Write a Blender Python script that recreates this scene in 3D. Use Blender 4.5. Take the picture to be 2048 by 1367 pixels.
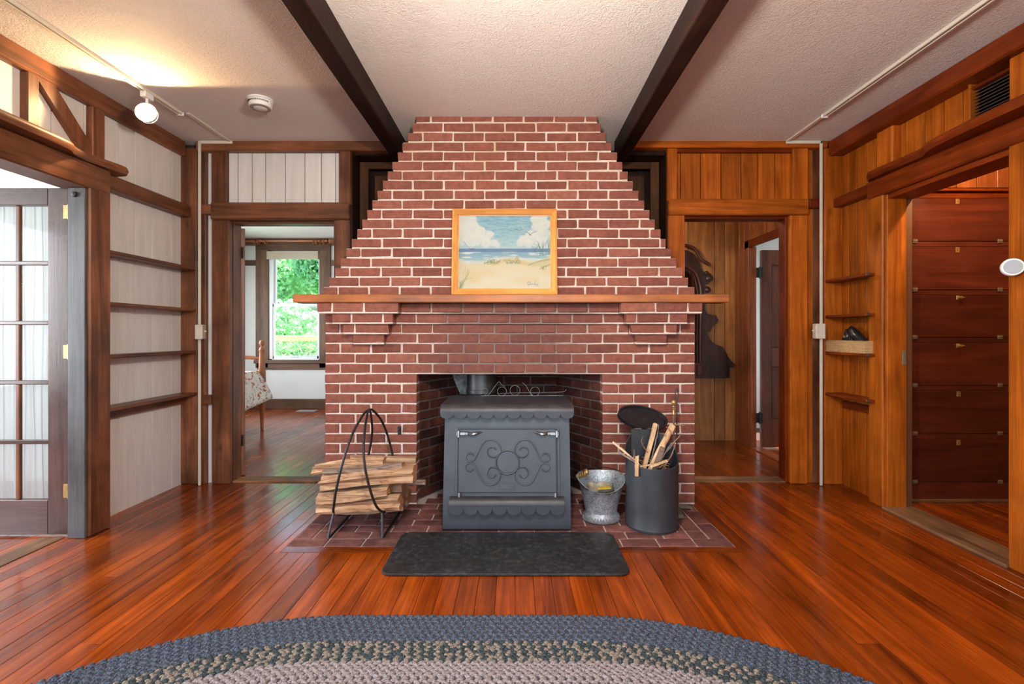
import bpy, math, random
import numpy as np
from mathutils import Vector, Matrix

random.seed(7)
SC = bpy.context.scene
COL = SC.collection
for _o in list(bpy.data.objects):
    bpy.data.objects.remove(_o, do_unlink=True)

# ------------------------------------------------------------------ camera
CAMZ = 1.164          # eye height above the floor
FPX = 956.0           # focal length in pixels of a 2048 wide frame
CXP, CYP = 1030.0, 667.0
cam_data = bpy.data.cameras.new('camera')
cam = bpy.data.objects.new('camera', cam_data)
COL.objects.link(cam)
cam.location = (0, 0, CAMZ)
cam.rotation_euler = (math.radians(90), 0, 0)
cam_data.sensor_width = 36.0
cam_data.lens = FPX / 2048.0 * 36.0
cam_data.shift_x = -(CXP - 1024.0) / 2048.0
cam_data.shift_y = (CYP - 683.5) / 2048.0
cam_data.clip_start = 0.02
SC.camera = cam

# ------------------------------------------------------------------ world, sun, daylight, exposure
world = bpy.data.worlds.new('world')
SC.world = world
world.use_nodes = True
_nt = world.node_tree
_bg = _nt.nodes['Background']
_sky = _nt.nodes.new('ShaderNodeTexSky')
_sky.sky_type = 'NISHITA'
_sky.sun_disc = False
_sky.sun_elevation = math.radians(55)
_sky.sun_rotation = math.radians(90)
_sky.air_density = 1.0
_sky.dust_density = 3.0
_nt.links.new(_sky.outputs[0], _bg.inputs[0])
_bg.inputs[1].default_value = 0.8

sun_d = bpy.data.lights.new('sun', 'SUN')
sun_d.energy = 20.0
sun_d.angle = math.radians(1.0)
sun_d.color = (1.0, 0.95, 0.86)
sun = bpy.data.objects.new('sun', sun_d)
COL.objects.link(sun)
sun.rotation_euler = (0, math.radians(35), 0)


def daylight(name, loc, target, sx, sy, power, color=(0.93, 0.97, 1.0)):
    """soft daylight standing in a window opening"""
    d = bpy.data.lights.new(name, 'AREA')
    d.shape = 'RECTANGLE'
    d.size, d.size_y = sx, sy
    d.energy = power
    d.color = color
    o = bpy.data.objects.new(name, d)
    COL.objects.link(o)
    o.location = loc
    o.rotation_euler = (Vector(target) - Vector(loc)).to_track_quat('-Z', 'Y').to_euler()
    return o


# three tall windows in the wall behind the camera, and the windows of the next rooms; the bedroom's unseen side window is added for light
daylight('daylight_rear', (-1.6, -2.72, 1.72), (-1.6, 0, 1.6), 1.15, 1.56, 32, (.88, .94, 1.0))
daylight('daylight_rear', (0.0, -2.72, 1.72), (0.0, 0, 1.6), 1.15, 1.56, 32, (.88, .94, 1.0))
daylight('daylight_rear', (1.6, -2.72, 1.72), (1.6, 0, 1.6), 1.15, 1.56, 32, (.88, .94, 1.0))
daylight('daylight_sunroom', (-5.30, 1.55, 1.45), (-3, 1.55, 1.2), 3.0, 1.7, 200)
daylight('added_bedroom_daylight', (-4.42, 5.6, 1.5), (-3, 5.6, 1.1), 1.4, 1.5, 55)
daylight('daylight_hall_room', (4.05, 5.2, 1.5), (2.4, 5.0, 1.2), 0.9, 1.4, 10)

SC.view_settings.view_transform = 'Standard'
SC.view_settings.look = 'None'
SC.view_settings.exposure = 0.5
SC.view_settings.gamma = 1.0
SC.view_settings.use_curve_mapping = False
try:
    cy = SC.cycles
    cy.use_denoising = True
    cy.max_bounces = 8
    cy.diffuse_bounces = 5
    cy.glossy_bounces = 4
    cy.transmission_bounces = 6
    cy.transparent_max_bounces = 12
    cy.sample_clamp_indirect = 5.0
    cy.caustics_reflective = False
    cy.caustics_refractive = False
except Exception:
    pass


# ------------------------------------------------------------------ helpers
def PX(px, Y):
    return (px - CXP) * Y / FPX


def PZ(py, Y):
    return CAMZ - (py - CYP) * Y / FPX


ORIGIN = {}


def link(o, parent=None):
    COL.objects.link(o)
    if parent is not None:
        o.parent = parent
        o.matrix_parent_inverse = Matrix.Translation(ORIGIN.get(parent.name, Vector((0, 0, 0)))).inverted()
    return o


def tag(o, label=None, cat=None, group=None, kind=None):
    if label:
        o['label'] = label
    if cat:
        o['category'] = cat
    if group:
        o['group'] = group
    if kind:
        o['kind'] = kind
    return o


def thing(name, loc, label, cat, group=None, kind=None):
    o = bpy.data.objects.new(name, None)
    o.empty_display_size = 0.05
    o.location = loc
    COL.objects.link(o)
    ORIGIN[o.name] = Vector(loc)
    return tag(o, label, cat, group, kind)


class MB:
    """collects shapes; build() links them as one mesh object"""

    def __init__(self):
        self.v, self.f, self.m = [], [], []

    def add(self, verts, faces, mi=0):
        n = len(self.v)
        self.v += [tuple(p) for p in verts]
        self.f += [tuple(i + n for i in fc) for fc in faces]
        self.m += [mi] * len(faces)
        return self

    def box(self, x0, x1, y0, y1, z0, z1, ch=0.0, mi=0):
        if x1 < x0: x0, x1 = x1, x0
        if y1 < y0: y0, y1 = y1, y0
        if z1 < z0: z0, z1 = z1, z0
        if ch <= 0:
            vs = [(x, y, z) for x in (x0, x1) for y in (y0, y1) for z in (z0, z1)]
            fs = [(0, 1, 3, 2), (4, 6, 7, 5), (0, 4, 5, 1), (2, 3, 7, 6), (0, 2, 6, 4), (1, 5, 7, 3)]
            return self.add(vs, fs, mi)
        ch = min(ch, (x1 - x0) * .45, (y1 - y0) * .45, (z1 - z0) * .45)
        vs, idx = [], {}
        X, Y, Z = (x0, x1), (y0, y1), (z0, z1)
        for i in (0, 1):
            for j in (0, 1):
                for k in (0, 1):
                    sx, sy, sz = (1 - 2 * i) * ch, (1 - 2 * j) * ch, (1 - 2 * k) * ch
                    c = (X[i], Y[j], Z[k])
                    idx[i, j, k, 0] = len(vs); vs.append((c[0], c[1] + sy, c[2] + sz))
                    idx[i, j, k, 1] = len(vs); vs.append((c[0] + sx, c[1], c[2] + sz))
                    idx[i, j, k, 2] = len(vs); vs.append((c[0] + sx, c[1] + sy, c[2]))
        fs = []

        def q(a, b, c, d, flip):
            fs.append((a, b, c, d) if not flip else (d, c, b, a))
        for i in (0, 1):
            q(idx[i, 0, 0, 0], idx[i, 0, 1, 0], idx[i, 1, 1, 0], idx[i, 1, 0, 0], i == 1)
            q(idx[0, i, 0, 1], idx[1, i, 0, 1], idx[1, i, 1, 1], idx[0, i, 1, 1], i == 1)
            q(idx[0, 0, i, 2], idx[0, 1, i, 2], idx[1, 1, i, 2], idx[1, 0, i, 2], i == 1)
        for a in (0, 1):
            for b in (0, 1):
                q(idx[a, b, 0, 0], idx[a, b, 0, 1], idx[a, b, 1, 1], idx[a, b, 1, 0], (a + b) % 2 == 1)
                q(idx[a, 0, b, 0], idx[a, 1, b, 0], idx[a, 1, b, 2], idx[a, 0, b, 2], (a + b) % 2 == 1)
                q(idx[0, a, b, 1], idx[0, a, b, 2], idx[1, a, b, 2], idx[1, a, b, 1], (a + b) % 2 == 1)
        for i in (0, 1):
            for j in (0, 1):
                for k in (0, 1):
                    t = (idx[i, j, k, 0], idx[i, j, k, 1], idx[i, j, k, 2])
                    fs.append(t if (i + j + k) % 2 == 1 else t[::-1])
        return self.add(vs, fs, mi)

    def tube(self, path, r, n=8, closed=False, mi=0):
        P = [Vector(p) for p in path]
        m = len(P)
        rr = r if isinstance(r, (list, tuple)) else [r] * m
        vs, fs = [], []
        up = None
        for i, p in enumerate(P):
            if closed:
                t = (P[(i + 1) % m] - P[i - 1])
            else:
                t = P[min(i + 1, m - 1)] - P[max(i - 1, 0)]
            t.normalize()
            if up is None:
                a = Vector((0, 0, 1)) if abs(t.z) < .9 else Vector((1, 0, 0))
                up = (a - t * a.dot(t)).normalized()
            else:
                up = (up - t * up.dot(t))
                if up.length < 1e-6:
                    up = t.orthogonal()
                up.normalize()
            s = t.cross(up)
            for k in range(n):
                a = 2 * math.pi * k / n
                vs.append(p + up * (math.cos(a) * rr[i]) + s * (math.sin(a) * rr[i]))
        for i in range(m if closed else m - 1):
            for k in range(n):
                a, b = i * n + k, i * n + (k + 1) % n
                c, d = ((i + 1) % m) * n + (k + 1) % n, ((i + 1) % m) * n + k
                fs.append((a, b, c, d))
        if not closed:
            fs.append(tuple(range(n - 1, -1, -1)))
            fs.append(tuple((m - 1) * n + k for k in range(n)))
        return self.add(vs, fs, mi)

    def lathe(self, prof, c, n=24, axis='Z', mi=0, fn=None):
        """prof: (radius, height) list"""
        vs, fs = [], []
        for (r, h) in prof:
            for k in range(n):
                a = 2 * math.pi * k / n
                x, y, z = math.cos(a) * r, math.sin(a) * r, h
                if fn:
                    x, y, z = fn(x, y, z, a)
                if axis == 'Y':
                    x, y, z = x, z, -y
                elif axis == 'X':
                    x, y, z = z, y, -x
                vs.append((c[0] + x, c[1] + y, c[2] + z))
        m = len(prof)
        for i in range(m - 1):
            for k in range(n):
                fs.append((i * n + k, i * n + (k + 1) % n, (i + 1) * n + (k + 1) % n, (i + 1) * n + k))
        if prof[0][0] > 1e-6:
            fs.append(tuple(range(n - 1, -1, -1)))
        if prof[-1][0] > 1e-6:
            fs.append(tuple((m - 1) * n + k for k in range(n)))
        return self.add(vs, fs, mi)

    def prism(self, pts, d0, d1, plane='XZ', mi=0):
        """closed outline extruded between d0 and d1 along the third axis"""
        def co(a, b, d):
            return {'XZ': (a, d, b), 'XY': (a, b, d), 'YZ': (d, a, b)}[plane]
        n = len(pts)
        vs = [co(a, b, d0) for a, b in pts] + [co(a, b, d1) for a, b in pts]
        fs = [tuple(range(n)), tuple(range(2 * n - 1, n - 1, -1))]
        for i in range(n):
            j = (i + 1) % n
            fs.append((i, i + n, j + n, j))
        return self.add(vs, fs, mi)

    def map(self, fn):
        self.v = [tuple(fn(*p)) for p in self.v]
        return self

    def mesh(self, name, mats, smooth=False, angle=35):
        me = bpy.data.meshes.new(name)
        me.from_pydata(self.v, [], self.f)
        if not isinstance(mats, (list, tuple)):
            mats = [mats]
        for m in mats:
            me.materials.append(m)
        if len(mats) > 1:
            me.polygons.foreach_set('material_index', self.m)
        me.update()
        import bmesh
        bm = bmesh.new(); bm.from_mesh(me)
        bmesh.ops.recalc_face_normals(bm, faces=bm.faces)
        bm.to_mesh(me); bm.free()
        if smooth:
            me.shade_smooth()
            try:
                me.set_sharp_from_angle(angle=math.radians(angle))
            except Exception:
                pass
        return me

    def build(self, name, mats, parent=None, smooth=False, angle=35):
        o = bpy.data.objects.new(name, self.mesh(name, mats, smooth, angle))
        return link(o, parent)


def boxobj(name, mat, parent, x0, x1, y0, y1, z0, z1, ch=0.004):
    return MB().box(x0, x1, y0, y1, z0, z1, ch).build(name, mat, parent)


def spline(pts, n=6, closed=False):
    """Catmull-Rom through pts (any dimension)"""
    P = [np.array(p, float) for p in pts]
    out = []
    m = len(P)
    for i in range(m if closed else m - 1):
        if closed:
            p0, p1, p2, p3 = P[i - 1], P[i], P[(i + 1) % m], P[(i + 2) % m]
        else:
            p0, p1, p2, p3 = P[max(i - 1, 0)], P[i], P[i + 1], P[min(i + 2, m - 1)]
        for k in range(n):
            t = k / n
            out.append(tuple(0.5 * ((2 * p1) + (-p0 + p2) * t + (2 * p0 - 5 * p1 + 4 * p2 - p3) * t * t + (-p0 + 3 * p1 - 3 * p2 + p3) * t ** 3)))
    if not closed:
        out.append(tuple(P[-1]))
    return out


# ------------------------------------------------------------------ materials
class NT:
    def __init__(self, name):
        self.mat = bpy.data.materials.new(name)
        self.mat.use_nodes = True
        self.t = self.mat.node_tree
        self.b = self.t.nodes['Principled BSDF']
        self.out = self.t.nodes['Material Output']
        self._pos = None

    def n(self, kind, ins=None, **props):
        nd = self.t.nodes.new('ShaderNode' + kind)
        for k, v in props.items():
            setattr(nd, k, v)
        for k, v in (ins or {}).items():
            self.set(nd.inputs[k], v)
        return nd

    def set(self, sock, v):
        if hasattr(v, 'is_output') or isinstance(v, bpy.types.NodeSocket):
            self.t.links.new(v, sock)
        else:
            if isinstance(v, (tuple, list)) and len(v) == 3 and sock.type == 'RGBA':
                v = (*v, 1.0)
            sock.default_value = v

    def pos(self):
        """world position shifted per object, so no two pieces share their grain"""
        if self._pos is None:
            g = self.n('NewGeometry')
            oi = self.n('ObjectInfo')
            mu = self.n('Math', {0: oi.outputs['Random'], 1: 53.0}, operation='MULTIPLY')
            cb = self.n('CombineXYZ', {0: mu.outputs[0], 1: mu.outputs[0], 2: mu.outputs[0]})
            ad = self.n('VectorMath', {0: g.outputs['Position'], 1: cb.outputs[0]}, operation='ADD')
            self._pos = ad.outputs[0]
            self.rand = oi.outputs['Random']
            self.wpos = g.outputs['Position']
        return self._pos

    def noise(self, vec, scale, detail=4, rough=.55, dist=0.0):
        nd = self.n('TexNoise', {'Vector': vec, 'Scale': scale, 'Detail': detail, 'Roughness': rough, 'Distortion': dist})
        return nd.outputs['Fac']

    def scaled(self, vec, s):
        return self.n('Mapping', {'Vector': vec, 'Scale': s}).outputs[0]

    def ramp(self, fac, stops):
        r = self.n('ValToRGB', {'Fac': fac})
        e = r.color_ramp.elements
        while len(e) < len(stops):
            e.new(0.5)
        for el, (p, c) in zip(e, stops):
            el.position = p
            el.color = (*c, 1.0) if len(c) == 3 else c
        return r.outputs[0]

    def mix(self, fac, a, b, mode='MIX'):
        nd = self.n('Mix', data_type='RGBA', blend_type=mode)
        self.set(nd.inputs[0], fac); self.set(nd.inputs[6], a); self.set(nd.inputs[7], b)
        return nd.outputs[2]

    def val(self, fac, lo, hi, a=0.0, b=1.0):
        return self.n('MapRange', {0: fac, 1: a, 2: b, 3: lo, 4: hi}).outputs[0]

    def grey(self, v):
        return self.n('CombineColor', {0: v, 1: v, 2: v}).outputs[0]

    def bump(self, h, strength=.3, dist=.005):
        self.set(self.b.inputs['Normal'], self.n('Bump', {'Height': h, 'Strength': strength, 'Distance': dist}).outputs[0])

    def fin(self, color=None, rough=.5, metal=0.0, coat=0.0, spec=.5, coat_rough=.1):
        if color is not None:
            self.set(self.b.inputs['Base Color'], color)
        self.set(self.b.inputs['Roughness'], rough)
        self.set(self.b.inputs['Metallic'], metal)
        self.set(self.b.inputs['Coat Weight'], coat)
        self.set(self.b.inputs['Coat Roughness'], coat_rough)
        self.set(self.b.inputs['Specular IOR Level'], spec)
        return self.mat


def flat(name, c, rough=.5, metal=0.0, coat=0.0, var=.12, nscale=30.0, bump=0.0, spec=.5):
    t = NT(name)
    p = t.pos()
    f = t.noise(p, nscale, 5)
    col = t.mix(1.0, c, t.grey(t.val(f, 1 - var, 1 + var, .3, .7)), 'MULTIPLY')
    if bump:
        t.bump(f, bump, .004)
    return t.fin(col, rough, metal, coat, spec)


WOODS = {}


def wood(key, dark, light, axis, rough=.42, coat=0.0, rv=.18, blotch=.35, knots=.5, bump=.12, fine=1.0, spec=.4):
    """stained timber with the grain along one axis; one material per axis"""
    k = (key, axis)
    if k in WOODS:
        return WOODS[k]
    t = NT(key + '_grain_' + axis.lower())
    p = t.pos()
    a = 'XYZ'.index(axis)
    s1 = [7.0] * 3; s1[a] = .55
    s2 = [140.0 * fine] * 3; s2[a] = 3.0
    f1 = t.noise(t.scaled(p, s1), 2.2, 5, .6, .8)
    f2 = t.noise(t.scaled(p, s2), 1.0, 3, .6)
    f3 = t.noise(p, 3.0, 3, .6)
    col = t.ramp(f1, [(.28, dark), (.5, tuple((d + l) / 2 for d, l in zip(dark, light))), (.72, light)])
    col = t.mix(1.0, col, t.grey(t.val(f2, .78, 1.18, .3, .7)), 'MULTIPLY')
    col = t.mix(1.0, col, t.grey(t.val(f3, 1 - blotch, 1 + blotch, .3, .7)), 'MULTIPLY')
    sk = [9.0] * 3; sk[a] = 4.0
    vo = t.n('TexVoronoi', {'Vector': t.scaled(p, sk), 'Scale': .55})
    kn = t.val(vo.outputs['Distance'], 1.0, 0.0, .03, .11)
    col = t.mix(t.n('Math', {0: kn, 1: knots}, operation='MULTIPLY').outputs[0], col, tuple(c * .25 for c in dark))
    col = t.mix(1.0, col, t.grey(t.val(t.rand, 1 - rv, 1 + rv)), 'MULTIPLY')
    t.bump(f2, bump, .003)
    WOODS[k] = t.fin(col, t.val(f3, rough - .06, rough + .08, .3, .7), 0, coat, spec)
    return WOODS[k]


def dark_wood(ax):   # brown stained posts and casings on the left half of the room
    return wood('brown_stained_timber', (.055, .018, .007), (.235, .085, .034), ax, rough=.40, blotch=.45, knots=.6)


def pine_wood(ax):   # orange varnished pine on the right half
    return wood('orange_varnished_pine', (.215, .046, .003), (.50, .128, .010), ax, rough=.40, coat=0, blotch=.25, knots=.7, spec=.22)


def red_wood(ax):    # redder varnish on headers and shelves
    return wood('red_varnished_timber', (.085, .011, .002), (.215, .036, .004), ax, rough=.36, coat=0, blotch=.3, knots=.4, spec=.25)


def black_wood(ax):  # very dark ceiling beams and niches
    return wood('black_brown_timber', (.009, .0034, .0022), (.030, .011, .0065), ax, rough=.5, blotch=.4, knots=.3, spec=.15)


def mantel_wood(ax):
    return wood('mantel_board', (.26, .070, .015), (.50, .170, .045), ax, rough=.40, blotch=.35, knots=.6)


def floor_wood(ax):
    return wood('floor_strip', (.095, .0135, .0012), (.31, .058, .004), ax, rough=.20, coat=.06, rv=.30, blotch=.18, knots=.0, bump=.02, spec=.42)


def cab_wood(ax):
    return wood('cabinet_mahogany', (.046, .008, .004), (.125, .023, .010), ax, rough=.36, coat=.0, rv=.18, blotch=.16, knots=.35)


def door_wood(ax):
    return wood('french_door_wood', (.034, .017, .015), (.095, .046, .038), ax, rough=.30, coat=.2, blotch=.25, knots=.1)


def frame_wood(ax):
    return wood('picture_frame_oak', (.46, .17, .035), (.72, .33, .085), ax, rough=.35, blotch=.2, knots=.0)


def bed_wood(ax):
    return wood('bed_maple', (.20, .06, .022), (.42, .15, .055), ax, rough=.32, coat=.2, blotch=.2, knots=.0)


def trim_wood(ax):
    return wood('dark_oak_trim', (.055, .027, .014), (.17, .085, .042), ax, rough=.45, blotch=.25, knots=.2)


def _white_board():
    t = NT('white_painted_board')
    p = t.pos()
    f = t.noise(t.scaled(p, (10, 10, 1.2)), 2.0, 5)
    f2 = t.noise(p, 26, 4)
    col = t.mix(t.val(f, 0, 1, .35, .75), (.76, .735, .71), (.66, .63, .60))
    col = t.mix(1.0, col, t.grey(t.val(t.rand, .95, 1.04)), 'MULTIPLY')
    t.bump(f2, .08, .003)
    return t.fin(col, .55)


M_WHITE = _white_board()


def _ceiling():
    t = NT('stippled_plaster')
    g = t.n('NewGeometry').outputs['Position']
    d = t.noise(g, 6, 3)
    ad = t.n('VectorMath', {0: g, 1: t.n('TexNoise', {'Vector': g, 'Scale': 30.0, 'Detail': 2}).outputs['Color']}, operation='ADD').outputs[0]
    f1 = t.noise(t.scaled(g, (1, 1.5, 1)), 85, 3, .6, 1.2)
    f2 = t.noise(g, 34, 3, .6, 1.5)
    h = t.n('Math', {0: f1, 1: f2}, operation='ADD').outputs[0]
    t.bump(h, .75, .014)
    col = t.mix(d, (.84, .765, .735), (.79, .71, .68))
    return t.fin(col, .75)


M_CEIL = _ceiling()


def _brick(name, cols, soot=True, dark=1.0):
    t = NT(name)
    p = t.pos()
    base = t.ramp(t.rand, cols)
    f1 = t.noise(p, 26, 5, .65)
    f2 = t.noise(t.scaled(p, (60, 60, 110)), 1.6, 4, .7)
    col = t.mix(1.0, base, t.grey(t.val(f1, .74, 1.25, .3, .7)), 'MULTIPLY')
    pit = t.val(f2, 1, 0, .33, .40)
    col = t.mix(t.n('Math', {0: pit, 1: .55}, operation='MULTIPLY').outputs[0], col, (.07, .022, .02))
    wh = t.val(t.noise(p, 70, 3, .7), 0, .55, .68, .78)
    col = t.mix(wh, col, (.50, .36, .33))
    if soot:   # smoke stain left above the fire opening, under the mantel
        sx = t.n('SeparateXYZ', {0: t.wpos})
        ax = t.n('Math', {0: t.n('Math', {0: sx.outputs[0], 1: .03}, operation='ADD').outputs[0]}, operation='ABSOLUTE').outputs[0]
        nz = t.noise(t.wpos, 5, 4)
        fx = t.val(t.n('Math', {0: ax, 1: t.val(nz, -.35, .35)}, operation='ADD').outputs[0], 1, 0, .25, .85)
        fz = t.n('Math', {0: t.val(sx.outputs[2], 0, 1, .70, .90), 1: t.val(sx.outputs[2], 1, 0, 1.42, 1.46)}, operation='MULTIPLY').outputs[0]
        st = t.n('Math', {0: t.n('Math', {0: fx, 1: fz}, operation='MULTIPLY').outputs[0], 1: .34}, operation='MULTIPLY').outputs[0]
        col = t.mix(st, col, (.085, .050, .052))
    if dark != 1.0:
        col = t.mix(1.0, col, t.grey(t.val(t.noise(p, 7, 4), dark * .5, dark * 1.5, .3, .7)), 'MULTIPLY')
    h = t.n('Math', {0: f1, 1: f2}, operation='ADD').outputs[0]
    t.bump(h, .55, .006)
    return t.fin(col, .85, spec=.25)


M_BRICK = _brick('face_brick', [(0.0, (.170, .058, .042)), (.35, (.255, .088, .060)), (.7, (.215, .072, .052)), (1.0, (.290, .108, .072))])
M_FIREBRICK = _brick('sooty_brick', [(0.0, (.085, .022, .014)), (.5, (.20, .055, .034)), (1.0, (.13, .035, .022))], soot=False, dark=.40)
M_HEARTHBRICK = _brick('hearth_brick', [(0.0, (.115, .045, .040)), (.5, (.19, .078, .066)), (1.0, (.15, .056, .049))], soot=False, dark=.95)


def _mortar(name, c, soot):
    t = NT(name)
    t.pos()
    g = t.wpos
    f = t.noise(g, 40, 5, .7)
    col = t.mix(1.0, c, t.grey(t.val(f, .78, 1.15, .3, .7)), 'MULTIPLY')
    if soot:
        sx = t.n('SeparateXYZ', {0: g})
        ax = t.n('Math', {0: t.n('Math', {0: sx.outputs[0], 1: .03}, operation='ADD').outputs[0]}, operation='ABSOLUTE').outputs[0]
        nz = t.noise(g, 4, 4)
        fx = t.val(t.n('Math', {0: ax, 1: t.val(nz, -.45, .45)}, operation='ADD').outputs[0], 1, 0, .3, .9)
        fz = t.n('Math', {0: t.val(sx.outputs[2], 0, 1, .66, .92), 1: t.val(sx.outputs[2], 1, 0, 1.42, 1.46)}, operation='MULTIPLY').outputs[0]
        st = t.n('Math', {0: t.n('Math', {0: fx, 1: fz}, operation='MULTIPLY').outputs[0], 1: .88}, operation='MULTIPLY').outputs[0]
        col = t.mix(st, col, (.15, .105, .095))
        up = t.n('Math', {0: t.val(sx.outputs[2], 0, 1, 1.9, 2.4), 1: t.val(t.noise(g, 3.0, 4), 0, .75, .35, .65)}, operation='MULTIPLY').outputs[0]  # yellow-brown discoloration and warm lamplight tinted into the upper mortar
        col = t.mix(up, col, (.50, .36, .20))
    t.bump(f, .5, .006)
    return t.fin(col, .9, spec=.2)


M_MORTAR = _mortar('pale_mortar', (.68, .585, .52), True)
M_FIREMORTAR = _mortar('sooty_mortar', (.10, .085, .080), False)
M_HEARTHMORTAR = _mortar('hearth_mortar', (.50, .42, .40), False)

M_STOVE = flat('stove_blue_black_paint', (.052, .062, .077), .46, .25, var=.14, nscale=9, bump=.05)
M_STOVETOP = flat('stove_top_paint', (.045, .045, .050), .45, .25, var=.35, nscale=12, bump=.05)
M_IRON = flat('black_iron', (.030, .028, .030), .45, .6, var=.2, nscale=30)
M_CHROME = flat('worn_steel', (.20, .20, .205), .32, .9, var=.15, nscale=60)
M_BRASS = flat('aged_brass', (.46, .30, .11), .34, .65, var=.25, nscale=50)
M_BRONZE = flat('greenish_bronze', (.17, .17, .11), .5, .35, var=.3, nscale=40)
M_BIN = flat('bin_black_enamel', (.032, .037, .044), .48, .1, var=.18, nscale=14, bump=.05)
M_BINLID = flat('bin_lid_black', (.016, .016, .018), .42, .1, var=.4, nscale=25, bump=.15)
M_BLACK = flat('black_paint', (.012, .012, .012), .5)
M_VOID = flat('dark_cavity', (.010, .006, .005), .9)
M_PLASTIC = flat('white_plastic', (.80, .80, .78), .4, var=.02)
M_GREYPL = flat('grey_plastic', (.30, .29, .30), .5, var=.05)
M_CREAM = flat('cream_painted_metal', (.66, .60, .50), .45, var=.05)
M_PIPE = flat('grey_flue_pipe', (.075, .08, .088), .42, .7, var=.2, nscale=10)
M_SHEETROCK = flat('pale_blue_grey_wall', (.66, .68, .66), .7, var=.04, nscale=4)
M_BEDCEIL = flat('white_ceiling_paint', (.74, .73, .70), .7, var=.03)
M_GALV_T = NT('galvanised_zinc')


def _galv():
    t = M_GALV_T
    p = t.pos()
    v = t.n('TexVoronoi', {'Vector': p, 'Scale': 85.0})
    f = t.noise(p, 24, 5, .7)
    col = t.mix(t.val(v.outputs['Distance'], 0, 1, .1, .6), (.20, .22, .25), (.43, .47, .50))
    col = t.mix(1.0, col, t.grey(t.val(f, .65, 1.3, .3, .7)), 'MULTIPLY')
    return t.fin(col, .48, .55)


M_GALV = _galv()


def _mat_rubber():
    t = NT('speckled_black_hearth_mat')
    p = t.pos()
    f = t.noise(p, 34, 6, .75)
    f2 = t.noise(p, 7, 4)
    col = t.mix(t.val(f, 0, 1, .50, .70), (.012, .013, .015), (.060, .061, .060))
    col = t.mix(1.0, col, t.grey(t.val(f2, .7, 1.35, .3, .7)), 'MULTIPLY')
    t.bump(f, .25, .003)
    return t.fin(col, .48)


M_MAT = _mat_rubber()


def _tweed(name, a, b, c=None):
    t = NT(name)
    t.pos()
    f = t.noise(t.wpos, 190, 3, .75)
    f2 = t.noise(t.wpos, 150, 2, .6)
    col = t.mix(t.val(f, 0, 1, .42, .58), a, b)
    if c:
        col = t.mix(t.val(f2, 0, .8, .50, .62), col, c)
    t.bump(f, .5, .003)
    return t.fin(col, .95, spec=.1)


M_RUG_NAVY = _tweed('rug_navy_wool', (.019, .026, .046), (.105, .128, .170))
M_RUG_DARK = _tweed('rug_charcoal_wool', (.013, .019, .025), (.062, .085, .092))
M_RUG_BEIGE = _tweed('rug_beige_wool', (.085, .075, .066), (.29, .25, .21))
M_RUG_MAUVE = _tweed('rug_mauve_wool', (.105, .095, .105), (.33, .30, .315), (.28, .22, .20))
M_RUG_CORE = flat('rug_underlay', (.05, .05, .06), .95)


def _firewood():
    t = NT('split_firewood')
    p = t.pos()
    s = t.noise(t.scaled(p, (3, 34, 34)), 1.4, 6, .7, .9)
    f = t.noise(p, 14, 4)
    col = t.ramp(s, [(.34, (.12, .055, .03)), (.44, (.34, .18, .095)), (.56, (.52, .33, .185)), (.72, (.64, .48, .32))])
    col = t.mix(t.val(f, 0, .6, .45, .75), col, (.36, .25, .18))
    col = t.mix(1.0, col, t.grey(t.val(t.rand, .78, 1.15)), 'MULTIPLY')
    t.bump(s, .7, .012)
    return t.fin(col, .85, spec=.2)


M_SPLIT = _firewood()


def _bark():
    t = NT('grey_brown_bark')
    p = t.pos()
    s = t.noise(t.scaled(p, (6, 40, 40)), 1.5, 6, .75, 1.2)
    col = t.ramp(s, [(.32, (.09, .06, .045)), (.5, (.26, .18, .135)), (.7, (.42, .32, .25))])
    t.bump(s, .8, .012)
    return t.fin(col, .9, spec=.15)


M_BARK = _bark()


def _endgrain():
    t = NT('log_end_grain')
    p = t.pos()
    f = t.noise(p, 60, 5, .7)
    col = t.mix(f, (.42, .20, .08), (.62, .36, .18))
    t.bump(f, .4, .004)
    return t.fin(col, .85, spec=.2)


M_ENDGRAIN = _endgrain()
M_KINDLE = wood('kindling_pine', (.50, .30, .15), (.74, .53, .32), 'Z', rough=.7, knots=.1)
M_TWIG = flat('grey_twig', (.23, .17, .14), .85, var=.4, nscale=60, bump=.3)
M_TWIG2 = flat('red_brown_twig', (.30, .13, .07), .8, var=.3, nscale=60, bump=.3)


def _glass():
    t = NT('window_glass')
    tr = t.n('BsdfTransparent', {0: (.96, .98, .97, 1)})
    gl = t.n('BsdfGlossy', {0: (1, 1, 1, 1), 1: .03})
    fr = t.n('LayerWeight', {0: .12})
    mx = t.n('MixShader', {0: t.n('Math', {0: fr.outputs['Fresnel'], 1: .6}, operation='MULTIPLY').outputs[0], 1: tr.outputs[0], 2: gl.outputs[0]})
    t.t.links.new(mx.outputs[0], t.out.inputs[0])
    return t.mat


M_GLASS = _glass()


def _sheer():
    t = NT('white_sheer_curtain')
    t.pos()
    df = t.n('BsdfDiffuse', {0: (.86, .88, .92, 1)})
    tl = t.n('BsdfTranslucent', {0: (.86, .90, .96, 1)})
    tr = t.n('BsdfTransparent')
    a = t.n('MixShader', {0: .6, 1: df.outputs[0], 2: tl.outputs[0]})
    b = t.n('MixShader', {0: .18, 1: a.outputs[0], 2: tr.outputs[0]})
    t.t.links.new(b.outputs[0], t.out.inputs[0])
    return t.mat


M_SHEER = _sheer()


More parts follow.
